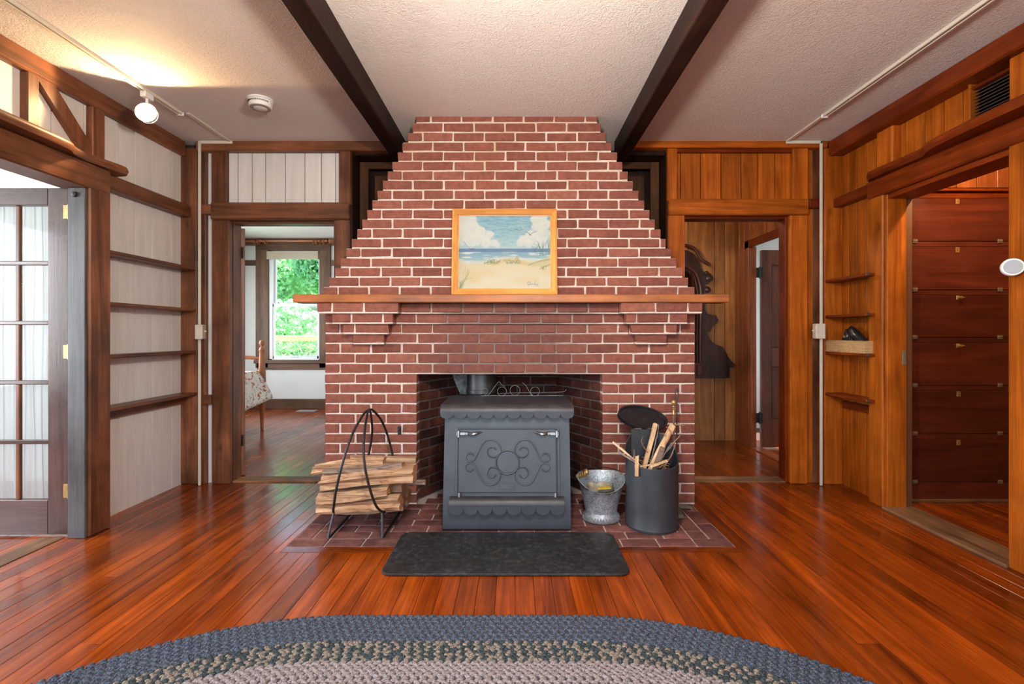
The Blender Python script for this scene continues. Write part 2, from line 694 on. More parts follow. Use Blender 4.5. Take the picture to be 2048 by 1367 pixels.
def _leaf(name, a, b):
    t = NT(name)
    t.pos()
    f = t.noise(t.wpos, 3.0, 3)
    f2 = t.noise(t.wpos, 20.0, 2)
    col = t.mix(f, a, b)
    col = t.mix(1.0, col, t.grey(t.val(f2, .6, 1.5, .3, .7)), 'MULTIPLY')
    df = t.n('BsdfDiffuse', {0: col})
    tl = t.n('BsdfTranslucent', {0: col})
    mx = t.n('MixShader', {0: .5, 1: df.outputs[0], 2: tl.outputs[0]})
    t.t.links.new(mx.outputs[0], t.out.inputs[0])
    return t.mat


M_LEAF = _leaf('maple_leaves', (.20, .48, .20), (.48, .74, .46))
M_CABHINGE = flat('dull_cabinet_hinge', (.24, .20, .13), .5, .4, var=.3, nscale=50)
M_HEDGE = _leaf('hedge_leaves', (.09, .27, .08), (.26, .44, .22))

# ------------------------------------------------------------------ the room
H = 2.645                     # ceiling height
YB = 3.734                    # back wall
XL, XR = -2.58, 2.53          # faces of the side walls' boards
YR = -2.6                     # wall behind the camera

# ---- floor -------------------------------------------------------------
floor = MB().box(-5.5, 4.3, -2.75, 7.6, -.06, -.016).build('floor', flat('subfloor_shadow_gap', (.035, .012, .006), .9))
tag(floor, 'glossy red-brown strip wood floor running through all the rooms', 'floor', kind='structure')
BW = .0862
_bm = {}


def floor_strip(x, y0, y1, w=BW):
    key = (round(y1 - y0, 3), round(w, 4))
    if key not in _bm:
        _bm[key] = MB().box(.0007, w - .0007, 0, y1 - y0, -.016, 0, .0012).mesh('floor_board', floor_wood('Y'))
    o = bpy.data.objects.new('floor_board', _bm[key])
    o.location = (x, y0, random.uniform(-.0004, .0003))
    return link(o, floor)


HX0, HX1, HY0 = -1.252, 1.205, 2.612     # brick hearth let into the floor
HEADY = 2.545
rs = random.Random(11)
k0 = int(math.floor((-2.60) / BW)); k1 = int(math.ceil(2.56 / BW))
for k in range(k0, k1):
    x = k * BW
    yend = HEADY if (x + BW > HX0 and x < HX1) else YB + .02
    y = -2.6
    cuts = []
    while y < yend - .5:
        L = rs.choice([2.0, 2.9, 3.6, 4.4])
        y2 = min(yend, y + L)
        if yend - y2 < .45:
            y2 = yend
        cuts.append((y, y2)); y = y2
    for a, b in cuts:
        floor_strip(x, a, b - .001)
    if x < HX0 < x + BW and HX0 - x > .012:       # narrowed strips beside the hearth
        floor_strip(x, HEADY, YB + .02, HX0 - x)
    if x < HX1 < x + BW and x + BW - HX1 > .012:
        floor_strip(HX1, HEADY, YB + .02, x + BW - HX1)
hb = boxobj('header_board', floor_wood('X'), floor, HX0, HX1, HEADY + .001, HY0 - .001, -.016, .0005, .001)
for k in range(int(-4.4 / BW), int(-1.3 / BW)):                   # bedroom
    floor_strip(k * BW, 3.875, 7.42)
for k in range(int(1.2 / BW), int(3.0 / BW)):                     # back hall
    floor_strip(k * BW, 3.875, 5.24)
for k in range(int(2.66 / BW), int(3.62 / BW)):                   # closet passage
    floor_strip(k * BW, 1.6, 3.33)
for k in range(int(-4.6 / BW), int(-2.68 / BW)):                  # sunroom, the strips in view
    floor_strip(k * BW, .6, 3.8)
_worn = wood('worn_threshold', (.055, .020, .008), (.30, .15, .06), 'X', rough=.6, blotch=.5, knots=.2)
boxobj('threshold', _worn, floor, -2.215, -1.406, YB + .01, 3.875, -.016, .010, .004)
boxobj('threshold', _worn, floor, 1.315, 2.133, YB + .01, 3.875, -.016, .010, .004)
_worn_y = wood('worn_threshold', (.045, .020, .008), (.20, .10, .045), 'Y', rough=.6, blotch=.5, knots=.2)
boxobj('threshold', _worn_y, floor, 2.44, 2.66, 2.378, 3.19, -.016, .014, .006)
boxobj('threshold', _worn_y, floor, -2.70, -2.57, 1.0, 2.73, -.016, .004, .002)

# ---- ceiling -----------------------------------------------------------
ceiling = MB().box(-5.5, 4.3, -2.75, 7.6, H, H + .06).build('ceiling', M_CEIL)
tag(ceiling, 'stippled pinkish white plaster ceiling with two dark beams', 'ceiling', kind='structure')
boxobj('plain_ceiling_panel', M_BEDCEIL, ceiling, -4.5, -1.3, 3.87, 7.42, H - .012, H - .001, .001)
boxobj('plain_ceiling_panel', M_BEDCEIL, ceiling, -5.35, -2.71, -2.6, 3.8, H - .20, H - .001, .001)
boxobj('plain_ceiling_panel', M_BEDCEIL, ceiling, 2.53, 4.1, 3.9, 6.0, H - .012, H - .001, .001)
for x0, x1, lab in ((-.942, -.842, 'left'), (.768, .862, 'right')):
    b = MB().box(x0, x1, YR, YB - .03, H - .145, H + .01, .006).build('beam', black_wood('Y'), ceiling)
    tag(b, 'nearly black square ceiling beam')

M_SEAMSHADE = flat('seam_shade_backing', (.05, .03, .02), .8)  # dark backing colour that paints the shade in the board seams
# ---- left wall ---------------------------------------------------------
wl = thing('wall_left', (-2.6, 1.5, 0), 'white painted vertical board wall with brown timber posts, left of the room', 'wall', kind='structure')
m = MB()
m.box(-2.63, -2.603, 2.83, 3.875, 0, H)
m.box(-2.63, -2.603, .95, 2.83, 2.145, H)
m.box(-2.63, -2.603, -2.7, .95, 0, H)
m.build('partition', M_SEAMSHADE, wl)


def vboards(parent, mat, seams, z0, z1, x=None, y=None, t=.02, gap=.0030, ch=.0012, name='board'):
    """vertical boards on a plane x=const (seams along Y) or y=const (seams along X); t = thickness toward +"""
    for a, b in zip(seams[:-1], seams[1:]):
        if x is not None:
            boxobj(name, mat, parent, x, x + t, a + gap, b - gap, z0, z1, ch)
        else:
            boxobj(name, mat, parent, a + gap, b - gap, y, y + t, z0, z1, ch)


vboards(wl, M_WHITE, [2.86, 2.985, 3.114, 3.243, 3.397, 3.594, 3.70], 0.0, 2.56, x=-2.602, t=.022)
vboards(wl, M_WHITE, [.95, 1.12, 1.31, 1.49, 1.66, 1.84, 2.01, 2.17, 2.34, 2.50, 2.66, 2.86], 2.13, 2.56, x=-2.602, t=.022)
vboards(wl, M_WHITE, [-2.6 + i * .2536 for i in range(15)], 0, 2.56, x=-2.602, t=.022)
dwx, dwy, dwz = dark_wood('X'), dark_wood('Y'), dark_wood('Z')
boxobj('top_plate', dwy, wl, -2.60, -2.54, YR, 3.69, 2.535, H + .004, .008)
boxobj('post', dwz, wl, -2.60, -2.54, 2.49, 2.556, 2.16, 2.537, .006)
boxobj('post', dwz, wl, -2.60, -2.54, 2.875, 2.965, 2.16, 2.537, .006)
boxobj('post', dwz, wl, -2.60, -2.54, 1.35, 1.43, 2.16, 2.537, .006)
# diagonal brace
m = MB()
for_b = Vector((0, .334, -.34)).normalized()
nrm = Vector((0, for_b.z, -for_b.y))
pc0, pc1 = Vector((0, 2.545, 2.585)), Vector((0, 2.905, 2.205))
w = .040
pts = [(pc0 + nrm * w), (pc1 + nrm * w), (pc1 - nrm * w), (pc0 - nrm * w)]
m.prism([(p.y, p.z) for p in pts], -2.60, -2.545, 'YZ')
m.build('brace', dwz, wl)
boxobj('corner_post', dwz, wl, -2.602, -2.457, 3.69, 3.80, 0, 2.60, .010)
boxobj('rail', dwy, wl, -2.582, -2.50, 2.875, 3.69, 2.06, 2.15, .008)
boxobj('rail', dwy, wl, -2.582, -2.545, 2.875, 3.69, .630, .690, .006)

# the wide doorway in the left wall
tr1 = thing('trim_1', (-2.5, 2.0, 0), 'brown timber surround of the wide doorway with the glazed door', 'door frame', kind='structure')
boxobj('casing', dwz, tr1, -2.548, -2.43, 2.732, 2.877, 0, 2.005, .008)
boxobj('header', dwy, tr1, -2.60, -2.432, .80, 2.879, 1.995, 2.142, .008)
boxobj('head_jamb', trim_wood('Y'), tr1, -2.63, -2.60, .95, 2.84, 2.01, 2.142, .004)
jm = wood('grey_worn_door_jamb', (.045, .045, .050), (.125, .122, .128), 'Z', rough=.4, blotch=.25, knots=.1)
boxobj('jamb', jm, tr1, -2.545, -2.445, 2.716, 2.733, 0, 1.995, .003)
boxobj('jamb', trim_wood('Z'), tr1, -2.602, -2.548, 2.795, 2.875, 0, 1.995, .002)
boxobj('casing', dwz, tr1, -2.60, -2.43, .80, .95, 0, 1.995, .008)
j = MB().lathe([(.0, -.012), (.014, -.010), (.016, 0), (.010, .004), (.010, .014)], (-2.50, 2.714, 1.955), 12, 'Y').build('bumper', M_BLACK, tr1, True)

# ---- back wall ---------------------------------------------------------
wb = thing('wall_back', (0, YB, 0), 'back wall of white boards on the left and orange pine boards on the right of the chimney', 'wall', kind='structure')
m = MB()
m.box(-2.70, -2.215, YB + .022, 3.86, 0, H)
m.box(-2.215, -1.406, YB + .022, 3.86, 2.05, H)
m.box(-1.406, -1.285, YB + .022, 3.86, 0, H)
m.box(1.195, 1.315, YB + .022, 3.86, 0, H)
m.box(1.315, 2.133, YB + .022, 3.86, 2.09, H)
m.box(2.133, 2.66, YB + .022, 3.86, 0, H)
m.build('partition', M_SEAMSHADE, wb)
sx = [PX(v, YB) for v in (457, 476, 504.4, 531, 570.6, 609.6, 643, 671, 684)]
vboards(wb, M_WHITE, sx, 2.165, 2.585, y=YB, t=.02)
boxobj('board', M_WHITE, wb, -2.40, -2.345, YB, YB + .02, 0, 2.60, .002)
boxobj('post', dwz, wb, -2.455, -2.395, YB - .035, YB + .02, 0, 2.60, .006)
boxobj('post', dwz, wb, -2.355, -2.238, YB - .030, YB + .02, 2.16, 2.60, .006)
boxobj('post', dwz, wb, -1.36, -1.268, YB - .045, YB + .02, 2.16, 2.60, .006)
boxobj('top_plate', dwx, wb, -2.457, -.80, YB - .060, YB + .02, 2.572, H + .004, .008)
boxobj('block', dwx, wb, -2.44, -2.35, YB - .045, YB + .01, 2.085, 2.165, .005)
boxobj('block', dwx, wb, -2.44, -2.35, YB - .045, YB + .01, .615, .69, .005)

pwx, pwy, pwz = pine_wood('X'), pine_wood('Y'), pine_wood('Z')
rwx, rwy, rwz = red_wood('X'), red_wood('Y'), red_wood('Z')
sx = [PX(v, YB) for v in (1351, 1361, 1401, 1442, 1482.4, 1515.5, 1549.6, 1582)]
vboards(wb, pwz, sx, 2.19, 2.60, y=YB, t=.02)
boxobj('post', pwz, wb, PX(1332, YB), PX(1352, YB), YB - .040, YB + .02, 2.19, 2.60, .006)
boxobj('post', pwz, wb, PX(1580, YB), PX(1611, YB), YB - .040, YB + .02, 2.19, 2.60, .006)
boxobj('top_plate', pwx, wb, .80, 2.41, YB - .060, YB + .02, 2.597, H + .004, .008)
boxobj('cleat', rwx, wb, 1.26, 2.15, YB - .03, YB + .015, 2.570, 2.597, .004)
boxobj('board', pwz, wb, PX(1611, YB), PX(1625, YB), YB, YB + .02, 0, 2.60, .003)
boxobj('board', dark_wood('Z'), wb, PX(1625, YB), PX(1648, YB), YB, YB + .02, 0, 2.60, .003)
boxobj('block', rwx, wb, PX(1611, YB), PX(1634, YB), YB - .055, YB + .01, 2.135, 2.205, .005)

# dark niches beside the sloping shoulders of the chimney
nw = black_wood('Z')
nbr = wood('niche_brown_board', (.030, .012, .005), (.090, .038, .015), 'Z', rough=.6, spec=.15)
nbx = wood('niche_brown_board', (.030, .012, .005), (.090, .038, .015), 'X', rough=.6, spec=.15)
for s, xo in ((-1, -1.266), (1, 1.176)):
    m = MB()
    m.box(xo, xo + s * .02, YB - .01, 4.02, 1.30, 2.58)              # outer cheek
    m.box(xo, xo - s * .75, 4.00, 4.03, 1.30, 2.60)                  # back
    m.box(xo, xo - s * .75, YB + .02, 4.02, 2.565, 2.60)             # top
    m.build('niche_box', nw, wb)
    boxobj('niche_stile', nbr, wb, xo - s * .004, xo - s * .074, 3.885, 3.905, 1.30, 2.56, .003)
    boxobj('niche_rail', nbx, wb, xo - s * .074, xo - s * .55, 3.885, 3.905, 2.505, 2.56, .003)
    boxobj('niche_panel', nbr, wb, xo - s * .105, xo - s * .55, 3.955, 3.975, 1.30, 2.47, .003)

# door surrounds in the back wall
tr2 = thing('trim_2', (-1.81, YB, 0), 'brown timber door surround leading to the bedroom', 'door frame', kind='structure')
boxobj('casing', dwz, tr2, -2.352, -2.215, YB - .032, YB + .022, 0, 2.048, .007)
boxobj('casing', dwz, tr2, -1.406, -1.280, YB - .032, YB + .022, 0, 2.048, .007)
boxobj('header', dwx, tr2, -2.352, -1.280, YB - .050, YB + .022, 2.046, 2.178, .009)
boxobj('jamb', dwz, tr2, -2.232, -2.213, YB + .022, 3.865, 0, 2.046, .003)
boxobj('jamb', dwz, tr2, -1.408, -1.390, YB + .022, 3.865, 0, 2.046, .003)
boxobj('head_jamb', dwx, tr2, -2.232, -1.390, YB + .022, 3.865, 2.030, 2.048, .003)
tr3 = thing('trim_3', (1.72, YB, 0), 'orange pine door surround leading to the back hall', 'door frame', kind='structure')
boxobj('casing', pwz, tr3, 1.187, 1.317, YB - .032, YB + .022, 0, 2.084, .007)
boxobj('casing', pwz, tr3, 2.133, 2.270, YB - .032, YB + .022, 0, 2.084, .007)
boxobj('header', pwx, tr3, 1.187, 2.270, YB - .050, YB + .022, 2.082, 2.205, .009)
boxobj('jamb', rwz, tr3, 1.300, 1.318, YB + .022, 3.865, 0, 2.082, .003)
boxobj('jamb', rwz, tr3, 2.131, 2.150, YB + .022, 3.865, 0, 2.082, .003)
boxobj('stop', rwz, tr3, 2.115, 2.131, YB + .005, YB + .03, 0, 2.078, .003)
boxobj('head_jamb', rwx, tr3, 1.300, 2.150, YB + .022, 3.865, 2.066, 2.084, .003)

# ---- right wall --------------------------------------------------------
wr = thing('wall_right', (2.55, 1.5, 0), 'orange varnished pine board wall with heavy timber frame, right of the room', 'wall', kind='structure')
m = MB()
m.box(2.552, 2.65, 3.19, 3.755, 0, H)
m.box(2.552, 2.65, 2.378, 3.19, 2.12, H)
m.box(2.552, 2.65, -2.7, 2.378, 0, H)
m.build('partition', flat('brown_partition', (.12, .045, .016), .6), wr)
seam = [3.24, 3.345, 3.44, 3.535, 3.62, 3.70]
vboards(wr, pwz, seam, 0, 2.56, x=2.53, t=.022)
vboards(wr, pwz, [2.63, 2.70, 2.82, 2.95, 3.10, 3.24], 2.20, 2.56, x=2.53, t=.022)
vboards(wr, pwz, [-2.6 + i * .249 for i in range(21)], 0, 2.56, x=2.53, t=.022)
boxobj('corner_post', pwz, wr, 2.392, 2.532, 3.69, 3.735, 0, 2.60, .006)
boxobj('top_plate', rwy, wr, 2.415, 2.552, YR, 3.69, 2.532, H + .004, .010)
boxobj('post', pwz, wr, 2.47, 2.535, 3.13, 3.27, 2.20, 2.534, .008)
boxobj('post', pwz, wr, 2.46, 2.535, 2.25, 2.385, 2.20, 2.534, .008)
boxobj('rail', rwy, wr, 2.455, 2.53, 3.27, 3.69, 2.135, 2.205, .008)
boxobj('rail', rwy, wr, 2.50, 2.53, 3.31, 3.66, .60, .655, .005)

tr4 = thing('trim_4', (2.5, 2.8, 0), 'orange pine surround and red-brown header of the closet doorway', 'door frame', kind='structure')
boxobj('casing', pwz, tr4, 2.452, 2.555, 3.19, 3.318, 0, 2.10, .007)
boxobj('casing', pwz, tr4, 2.452, 2.555, 2.05, 2.378, 0, 2.10, .007)
boxobj('header', rwy, tr4, 2.44, 2.555, 1.95, 3.32, 2.09, 2.212, .010)
boxobj('jamb', pwz, tr4, 2.472, 2.60, 3.172, 3.192, 0, 2.09, .003)
boxobj('jamb', pwz, tr4, 2.472, 2.60, 2.376, 2.396, 0, 2.09, .003)
boxobj('head_jamb', rwy, tr4, 2.475, 2.655, 2.378, 3.19, 2.060, 2.092, .003)
boxobj('strike_plate', M_BRONZE, tr4, 2.570, 2.592, 3.168, 3.173, .96, 1.05, .001)

# ---- wall behind the camera, with three tall window openings -----------
wre = thing('wall_rear', (0, YR, 0), 'white wall with three tall windows behind the viewpoint', 'wall', kind='structure')
m = MB()
xs = [-2.7, -2.175, -1.025, -.575, .575, 1.025, 2.175, 2.66]
for i in range(0, 8, 2):
    m.box(xs[i], xs[i + 1], YR - .1, YR, 0, H)
for i in (1, 3, 5):
    m.box(xs[i], xs[i + 1], YR - .1, YR, 0, .94)
    m.box(xs[i], xs[i + 1], YR - .1, YR, 2.5, H)
m.build('partition', M_SHEETROCK, wre)
for i in (1, 3, 5):
    m = MB()
    a, b = xs[i], xs[i + 1]
    m.box(a - .08, a + .02, YR - .02, YR + .03, .86, 2.58); m.box(b - .02, b + .08, YR - .02, YR + .03, .86, 2.58)
    m.box(a - .08, b + .08, YR - .02, YR + .03, .86, .96); m.box(a - .08, b + .08, YR - .02, YR + .03, 2.48, 2.58)
    m.box(a, b, YR - .05, YR - .02, 1.70, 1.75)
    m.build('window_casing', dwz, wre)

# ---- rooms beyond the doorways -----------------------------------------
ws = thing('wall_sunroom', (-4, 3.84, 0), 'pale wall of the bright room beyond the glazed door', 'wall', kind='structure')
m = MB()
m.box(-5.45, -2.632, 3.79, 3.87, 0, H)
m.box(-5.45, -2.632, -2.75, -2.65, 0, H)
m.box(-5.45, -5.36, -2.7, .05, 0, H); m.box(-5.45, -5.36, 3.05, 3.87, 0, H)
m.box(-5.45, -5.36, .05, 3.05, 0, .6); m.box(-5.45, -5.36, .05, 3.05, 2.3, H)
m.build('partition', M_SHEETROCK, ws)

wbd = thing('wall_bedroom', (-3.4, 7.42, 0), 'pale blue-grey bedroom wall around the window', 'wall', kind='structure')
YW = 7.42
wx0, wx1 = PX(537, YW), PX(641, YW)
wz0, wz1 = PZ(721, YW), PZ(500, YW)
m = MB()
m.box(-4.55, wx0, YW, YW + .12, 0, H); m.box(wx1, -1.2, YW, YW + .12, 0, H)
m.box(wx0, wx1, YW, YW + .12, 0, wz0); m.box(wx0, wx1, YW, YW + .12, wz1, H)
m.box(-4.55, -4.47, 3.87, 4.88, 0, H); m.box(-4.55, -4.47, 6.32, YW, 0, H)
m.box(-4.55, -4.47, 4.88, 6.32, 0, .75); m.box(-4.55, -4.47, 4.88, 6.32, 2.25, H)
m.box(-1.30, -1.22, 4.04, YW, 0, H)
m.build('partition', M_SHEETROCK, wbd)
tw = trim_wood
bb = thing('baseboard_bedroom', (-3.2, 7.4, 0), 'dark brown baseboard of the bedroom', 'baseboard', kind='structure')
boxobj('board', tw('X'), bb, -4.45, -1.3, YW - .022, YW, 0, PZ(797, YW), .004)
boxobj('rail', tw('X'), wbd, -4.45, -1.3, YW - .022, YW, PZ(491, YW), PZ(471, YW), .004)
boxobj('rail', tw('X'), wbd, -4.45, PX(513, YW), YW - .018, YW, PZ(531, YW), PZ(520, YW), .003)
boxobj('rail', tw('X'), wbd, PX(661, YW), -1.3, YW - .018, YW, PZ(531, YW), PZ(520, YW), .003)

wh = thing('wall_hall', (1.8, 5.22, 0), 'knotty pine board wall at the end of the back hall', 'wall', kind='structure')
YH = 5.22
hsx = [1.30, 1.50, 1.68, 1.84, PX(1376, YH), PX(1429, YH), PX(1450, YH), PX(1481, YH) + .02]
hallpine = wood('hall_knotty_pine', (.24, .085, .022), (.50, .22, .075), 'Z', rough=.4, blotch=.25, knots=.9)
vboards(wh, hallpine, hsx, 0, H, y=YH, t=.02)
m = MB()
m.box(.2, 2.46, YH + .021, YH + .1, 0, H)
m.box(.12, .2, 3.99, YH + .1, 0, H)
m.build('partition', M_VOID, wh)
XH = 2.40
rvb = wood('hall_red_pine', (.15, .036, .010), (.36, .105, .028), 'Z', rough=.35, coat=.15, blotch=.25)
vboards(wh, rvb, [4.885, 5.0, 5.11, 5.218], 0, H, x=XH, t=.02)
vboards(wh, rvb, [4.08, 4.24, 4.4, 4.56, 4.72, 4.885], 2.06, H, x=XH, t=.02)
vboards(wh, rvb, [3.862, 3.97, 4.08], 0, H, x=XH, t=.02)
m = MB()
m.box(XH + .021, XH + .062, 4.885, YH + .1, 0, H); m.box(XH + .021, XH + .062, 4.08, 4.885, 2.06, H); m.box(XH + .021, XH + .062, 3.86, 4.08, 0, H)
m.build('side_partition', M_SHEETROCK, wh)
boxobj('casing', rvb, wh, XH - .016, XH + .004, 4.885, 4.97, 0, 2.12, .004)
boxobj('casing', red_wood('Y'), wh, XH - .016, XH + .004, 4.08, 4.97, 2.04, 2.12, .004)
boxobj('jamb', rvb, wh, XH, XH + .062, 4.872, 4.890, 0, 2.045, .003)
boxobj('sill', rvb, wh, XH - .01, XH + .11, 4.08, 4.872, -.014, .012, .004)
wh2 = thing('wall_side_room', (3.3, 6.0, 0), 'white wall of the room glimpsed past the hall door', 'wall', kind='structure')
m = MB()
m.box(XH + .11, 4.2, 5.9, 6.0, 0, H); m.box(XH + .11, 4.2, 3.86, 3.92, 0, H)
m.box(4.1, 4.2, 3.9, 4.7, 0, H); m.box(4.1, 4.2, 5.7, 6.0, 0, H); m.box(4.1, 4.2, 4.7, 5.7, 0, .8); m.box(4.1, 4.2, 4.7, 5.7, 2.2, H)
m.build('partition', M_SHEETROCK, wh2)

wc = thing('wall_closet', (3.2, 3.31, 0), 'pine board walls inside the closet passage', 'wall', kind='structure')
vboards(wc, rvb, [2.66, 2.80, 2.93, 3.06, 3.20, 3.34, 3.48, 3.62], 2.175, H, y=3.312, t=.02)
m = MB()
m.box(2.65, 3.75, 3.334, 3.40, 2.16, H); m.box(3.62, 3.72, 1.55, 3.9, 0, H); m.box(2.65, 3.72, 1.5, 1.6, 0, H)
m.build('partition', flat('closet_brown', (.18, .07, .025), .6), wc)
vboards(wc, pwz, [1.6 + i * .2137 for i in range(9)], 0, H, x=3.598, t=.02)

# ------------------------------------------------------------------ the brick chimney
YF = 3.263                    # brick face
CX0, CX1 = -1.297, 1.229
BP, BJ = .2112, .0108         # brick pitch and joint
CP = .0683                    # course height, lower part
OX0, OX1, OZ = -.672, .597, 13 * CP
chim = thing('brick_chimney', (-.034, YF, 0), 'broad red brick fireplace chimney tapering in steps to the ceiling', 'chimney')

_bmesh = {}


def brick_mesh(L, h, d, mat, var):
    key = (round(L, 3), round(h, 4), round(d, 3), mat.name, var)
    if key not in _bmesh:
        m = MB().box(-L / 2, L / 2, 0, d, -h / 2, h / 2, .0042)
        r = random.Random(var * 97 + int(L * 1000))
        m.v = [(x + r.uniform(-.0026, .0026), y + r.uniform(-.0016, .0016), z + r.uniform(-.0024, .0024)) for x, y, z in m.v]
        _bmesh[key] = m.mesh('brick', mat)
    return _bmesh[key]


bricks = []       # (length, object)
mort = MB()


def lay(x0, x1, z0, cp, start, yf=YF, depth=.10, back=3.80, clip_mortar=.002, jit=True):
    """one run of stretchers between x0 and x1; start = x of a joint line the bond hangs on"""
    h = cp - BJ
    k = math.floor((x0 - start) / BP) - 1
    while True:
        a = start + k * BP
        b = a + BP - BJ
        k += 1
        if a > x1 - .012:
            break
        a, b = max(a, x0), min(b, x1)
        if b - a < .026:
            continue
        if x1 - b < BJ + .03:
            b = x1
        if a - x0 < BJ + .03:
            a = x0
        L = round(b - a, 3)
        me = brick_mesh(L, h, depth, M_BRICK, rs.randrange(3))
        o = bpy.data.objects.new('brick', me)
        o.location = ((a + b) / 2, yf + rs.uniform(-.0022, .0022), z0 + BJ + h / 2)
        o.rotation_euler = (rs.uniform(-.006, .006), rs.uniform(-.008, .008), rs.uniform(-.006, .006))
        bricks.append((L, o))
    mort.box(x0 + clip_mortar, x1 - clip_mortar, yf + .0055, back, z0, z0 + cp)


for i in range(20):
    z0 = i * CP
    st = CX0 if i % 2 == 0 else CX0 - BP / 2
    if i < 13:
        lay(CX0, OX0, z0, CP, st, back=3.40)
        lay(OX1, CX1, z0, CP, CX1 - 3 * BP + BJ if i % 2 == 0 else CX1 - 3 * BP + BJ - BP / 2, back=3.40)
    elif i < 16:
        lay(CX0, CX1, z0, CP, st)
    else:
        # stepped brick corbels under the mantel
        j = i - 16
        a = (-1.09, -1.15, -1.21, CX0)[j]
        b = (-.8826, -.846, -.807, -.7665)[j]
        pr = (.046, .074, .102, .130)[j]
        mp = (0, 0, .024, .054)[j]
        a2, b2 = -.068 - b, -.068 - a
        if j == 3:
            b2 = CX1
        if j < 3:
            lay(CX0, a, z0, CP, st); lay(b2, CX1, z0, CP, CX1 - 3 * BP + BJ if i % 2 == 0 else CX1 - 3 * BP + BJ - BP / 2)
        off = (.0, .085, .13, .10)[j]
        lay(a, b, z0, CP, a - BP + off if off else a, yf=YF - pr)
        lay(a2, b2, z0, CP, b2 - 3 * BP - off + BJ if off else a2, yf=YF - pr)
        lay(b, a2, z0, CP, st, yf=YF - mp)

# upper part: every course is a little shorter than the one below
ZU = 1.424
UP = .0658
lx = [646, 658, 670, 681, 692, 703, 713.7, 724, 734, 744, 754.7, 765, 775, 785, 795.6, 805, 815.5, 825.8, 832]
rx = [1389.5, 1376.6, 1365.5, 1353, 1342.6, 1332, 1321.6, 1310, 1299.6, 1288.5, 1277.7, 1266, 1255.8, 1245, 1234, 1223, 1212.7, 1201.6, 1195]
for i in range(19):
    z0 = ZU + (i - .12) * UP
    cp = UP if i < 18 else min(UP, H + .004 - z0)
    a, b = PX(lx[i], YF), PX(rx[i], YF)
    st = a if i % 2 == 1 else a - BP / 2
    lay(a, b, z0, cp, st)
mort.build('mortar', M_MORTAR, chim)
# the 300 largest bricks are pieces of their own, the smallest closers and cut bricks are one part
order = sorted(range(len(bricks)), key=lambda q: (-bricks[q][0], q))
rest = MB()
for rank, q in enumerate(order):
    L, o = bricks[q]
    if rank < 300:
        link(o, chim)
    else:
        M4 = Matrix.Translation(o.location) @ o.rotation_euler.to_matrix().to_4x4()
        rest.add([M4 @ v.co for v in o.data.vertices], [tuple(p.vertices) for p in o.data.polygons])
        bpy.data.objects.remove(o)
ro = rest.build('cut_bricks', M_BRICK, chim)
tag(ro, 'cut half bricks closing the courses', kind='stuff')
boxobj('lintel', flat('rusty_steel_lintel', (.05, .032, .028), .6, .5), chim, OX0 - .01, OX1 + .01, YF + .012, YF + .11, OZ - .002, OZ + .006, .001)

# firebox: splayed side walls and a back wall of sooty brick
fm = MB()
FA, FB = (OX0 + .004, YF + .10), (-.40, 3.80)
FC, FD = (OX1 - .004, YF + .10), (.325, 3.80)


def splay(p, q, inward, nc=14):
    d = Vector((q[0] - p[0], q[1] - p[1], 0)); L = d.length; d.normalize()
    nrm = Vector((-d.y, d.x, 0))
    if nrm.x * inward < 0:
        nrm = -nrm
    ang = math.atan2(d.y, d.x)
    # mortar slab
    P = [Vector((p[0], p[1], 0)), Vector((q[0], q[1], 0))]
    o1, o2 = nrm * -.006, nrm * -.08
    pts = [(v.x, v.y) for v in (P[0] + o1, P[1] + o1, P[1] + o2, P[0] + o2)]
    fm.prism(pts, 0, nc * CP, 'XY')
    for c in range(nc):
        s = -BP / 2 if c % 2 else 0
        while s < L - .02:
            a, b = max(s, 0), min(s + BP - BJ, L)
            s += BP
            if b - a < .03:
                continue
            me = brick_mesh(b - a, CP - BJ, .05, M_FIREBRICK, rs.randrange(3))
            o = bpy.data.objects.new('firebox_brick', me)
            mid = P[0] + d * ((a + b) / 2)
            flip = ang if (Vector((math.sin(ang), -math.cos(ang), 0))).dot(nrm) > 0 else ang + math.pi
            o.location = (mid.x, mid.y, c * CP + BJ + (CP - BJ) / 2)
            o.rotation_euler = (0, 0, flip)
            link(o, chim)


splay(FA, FB, 1)
splay(FC, FD, -1)
for c in range(9, 14):            # back wall, the courses seen over the stove
    s = FB[0] - (BP / 2 if c % 2 else 0)
    while s < FD[0] - .02:
        a, b = max(s, FB[0]), min(s + BP - BJ, FD[0])
        s += BP
        if b - a < .03:
            continue
        o = bpy.data.objects.new('firebox_brick', brick_mesh(b - a, CP - BJ, .05, M_FIREBRICK, rs.randrange(3)))
        o.location = ((a + b) / 2, 3.80, c * CP + BJ + (CP - BJ) / 2)
        link(o, chim)
fm.box(FB[0] - .05, FD[0] + .05, 3.806, 3.90, 0, 14 * CP)
fm.build('firebox_mortar', M_FIREMORTAR, chim)
m = MB()
m.box(OX0 - .05, OX1 + .05, YF + .11, 3.93, 14 * CP, 14 * CP + .03)  # added lid over the firebox, keeps stray light out
m.box(OX0 - .05, OX1 + .05, 3.90, 3.93, 0, 14 * CP)
m.box(CX0 + .01, OX0 - .02, 3.40, 3.98, 0, 1.40); m.box(OX1 + .02, CX1 - .01, 3.40, 3.98, 0, 1.40)
m.build('masonry_core_and_lid', M_FIREMORTAR, chim)
# rough plastered corbel of the flue in the upper left corner of the firebox
m = MB()
pl = flat('flaking_grey_plaster', (.20, .22, .21), .9, var=.6, nscale=30, bump=.6)
m.prism([(-.42, .70), (-.30, .70), (-.30, .95), (-.50, .95), (-.47, .82)], 3.66, 3.80, 'XZ')
m.build('flue_plaster', pl, chim)

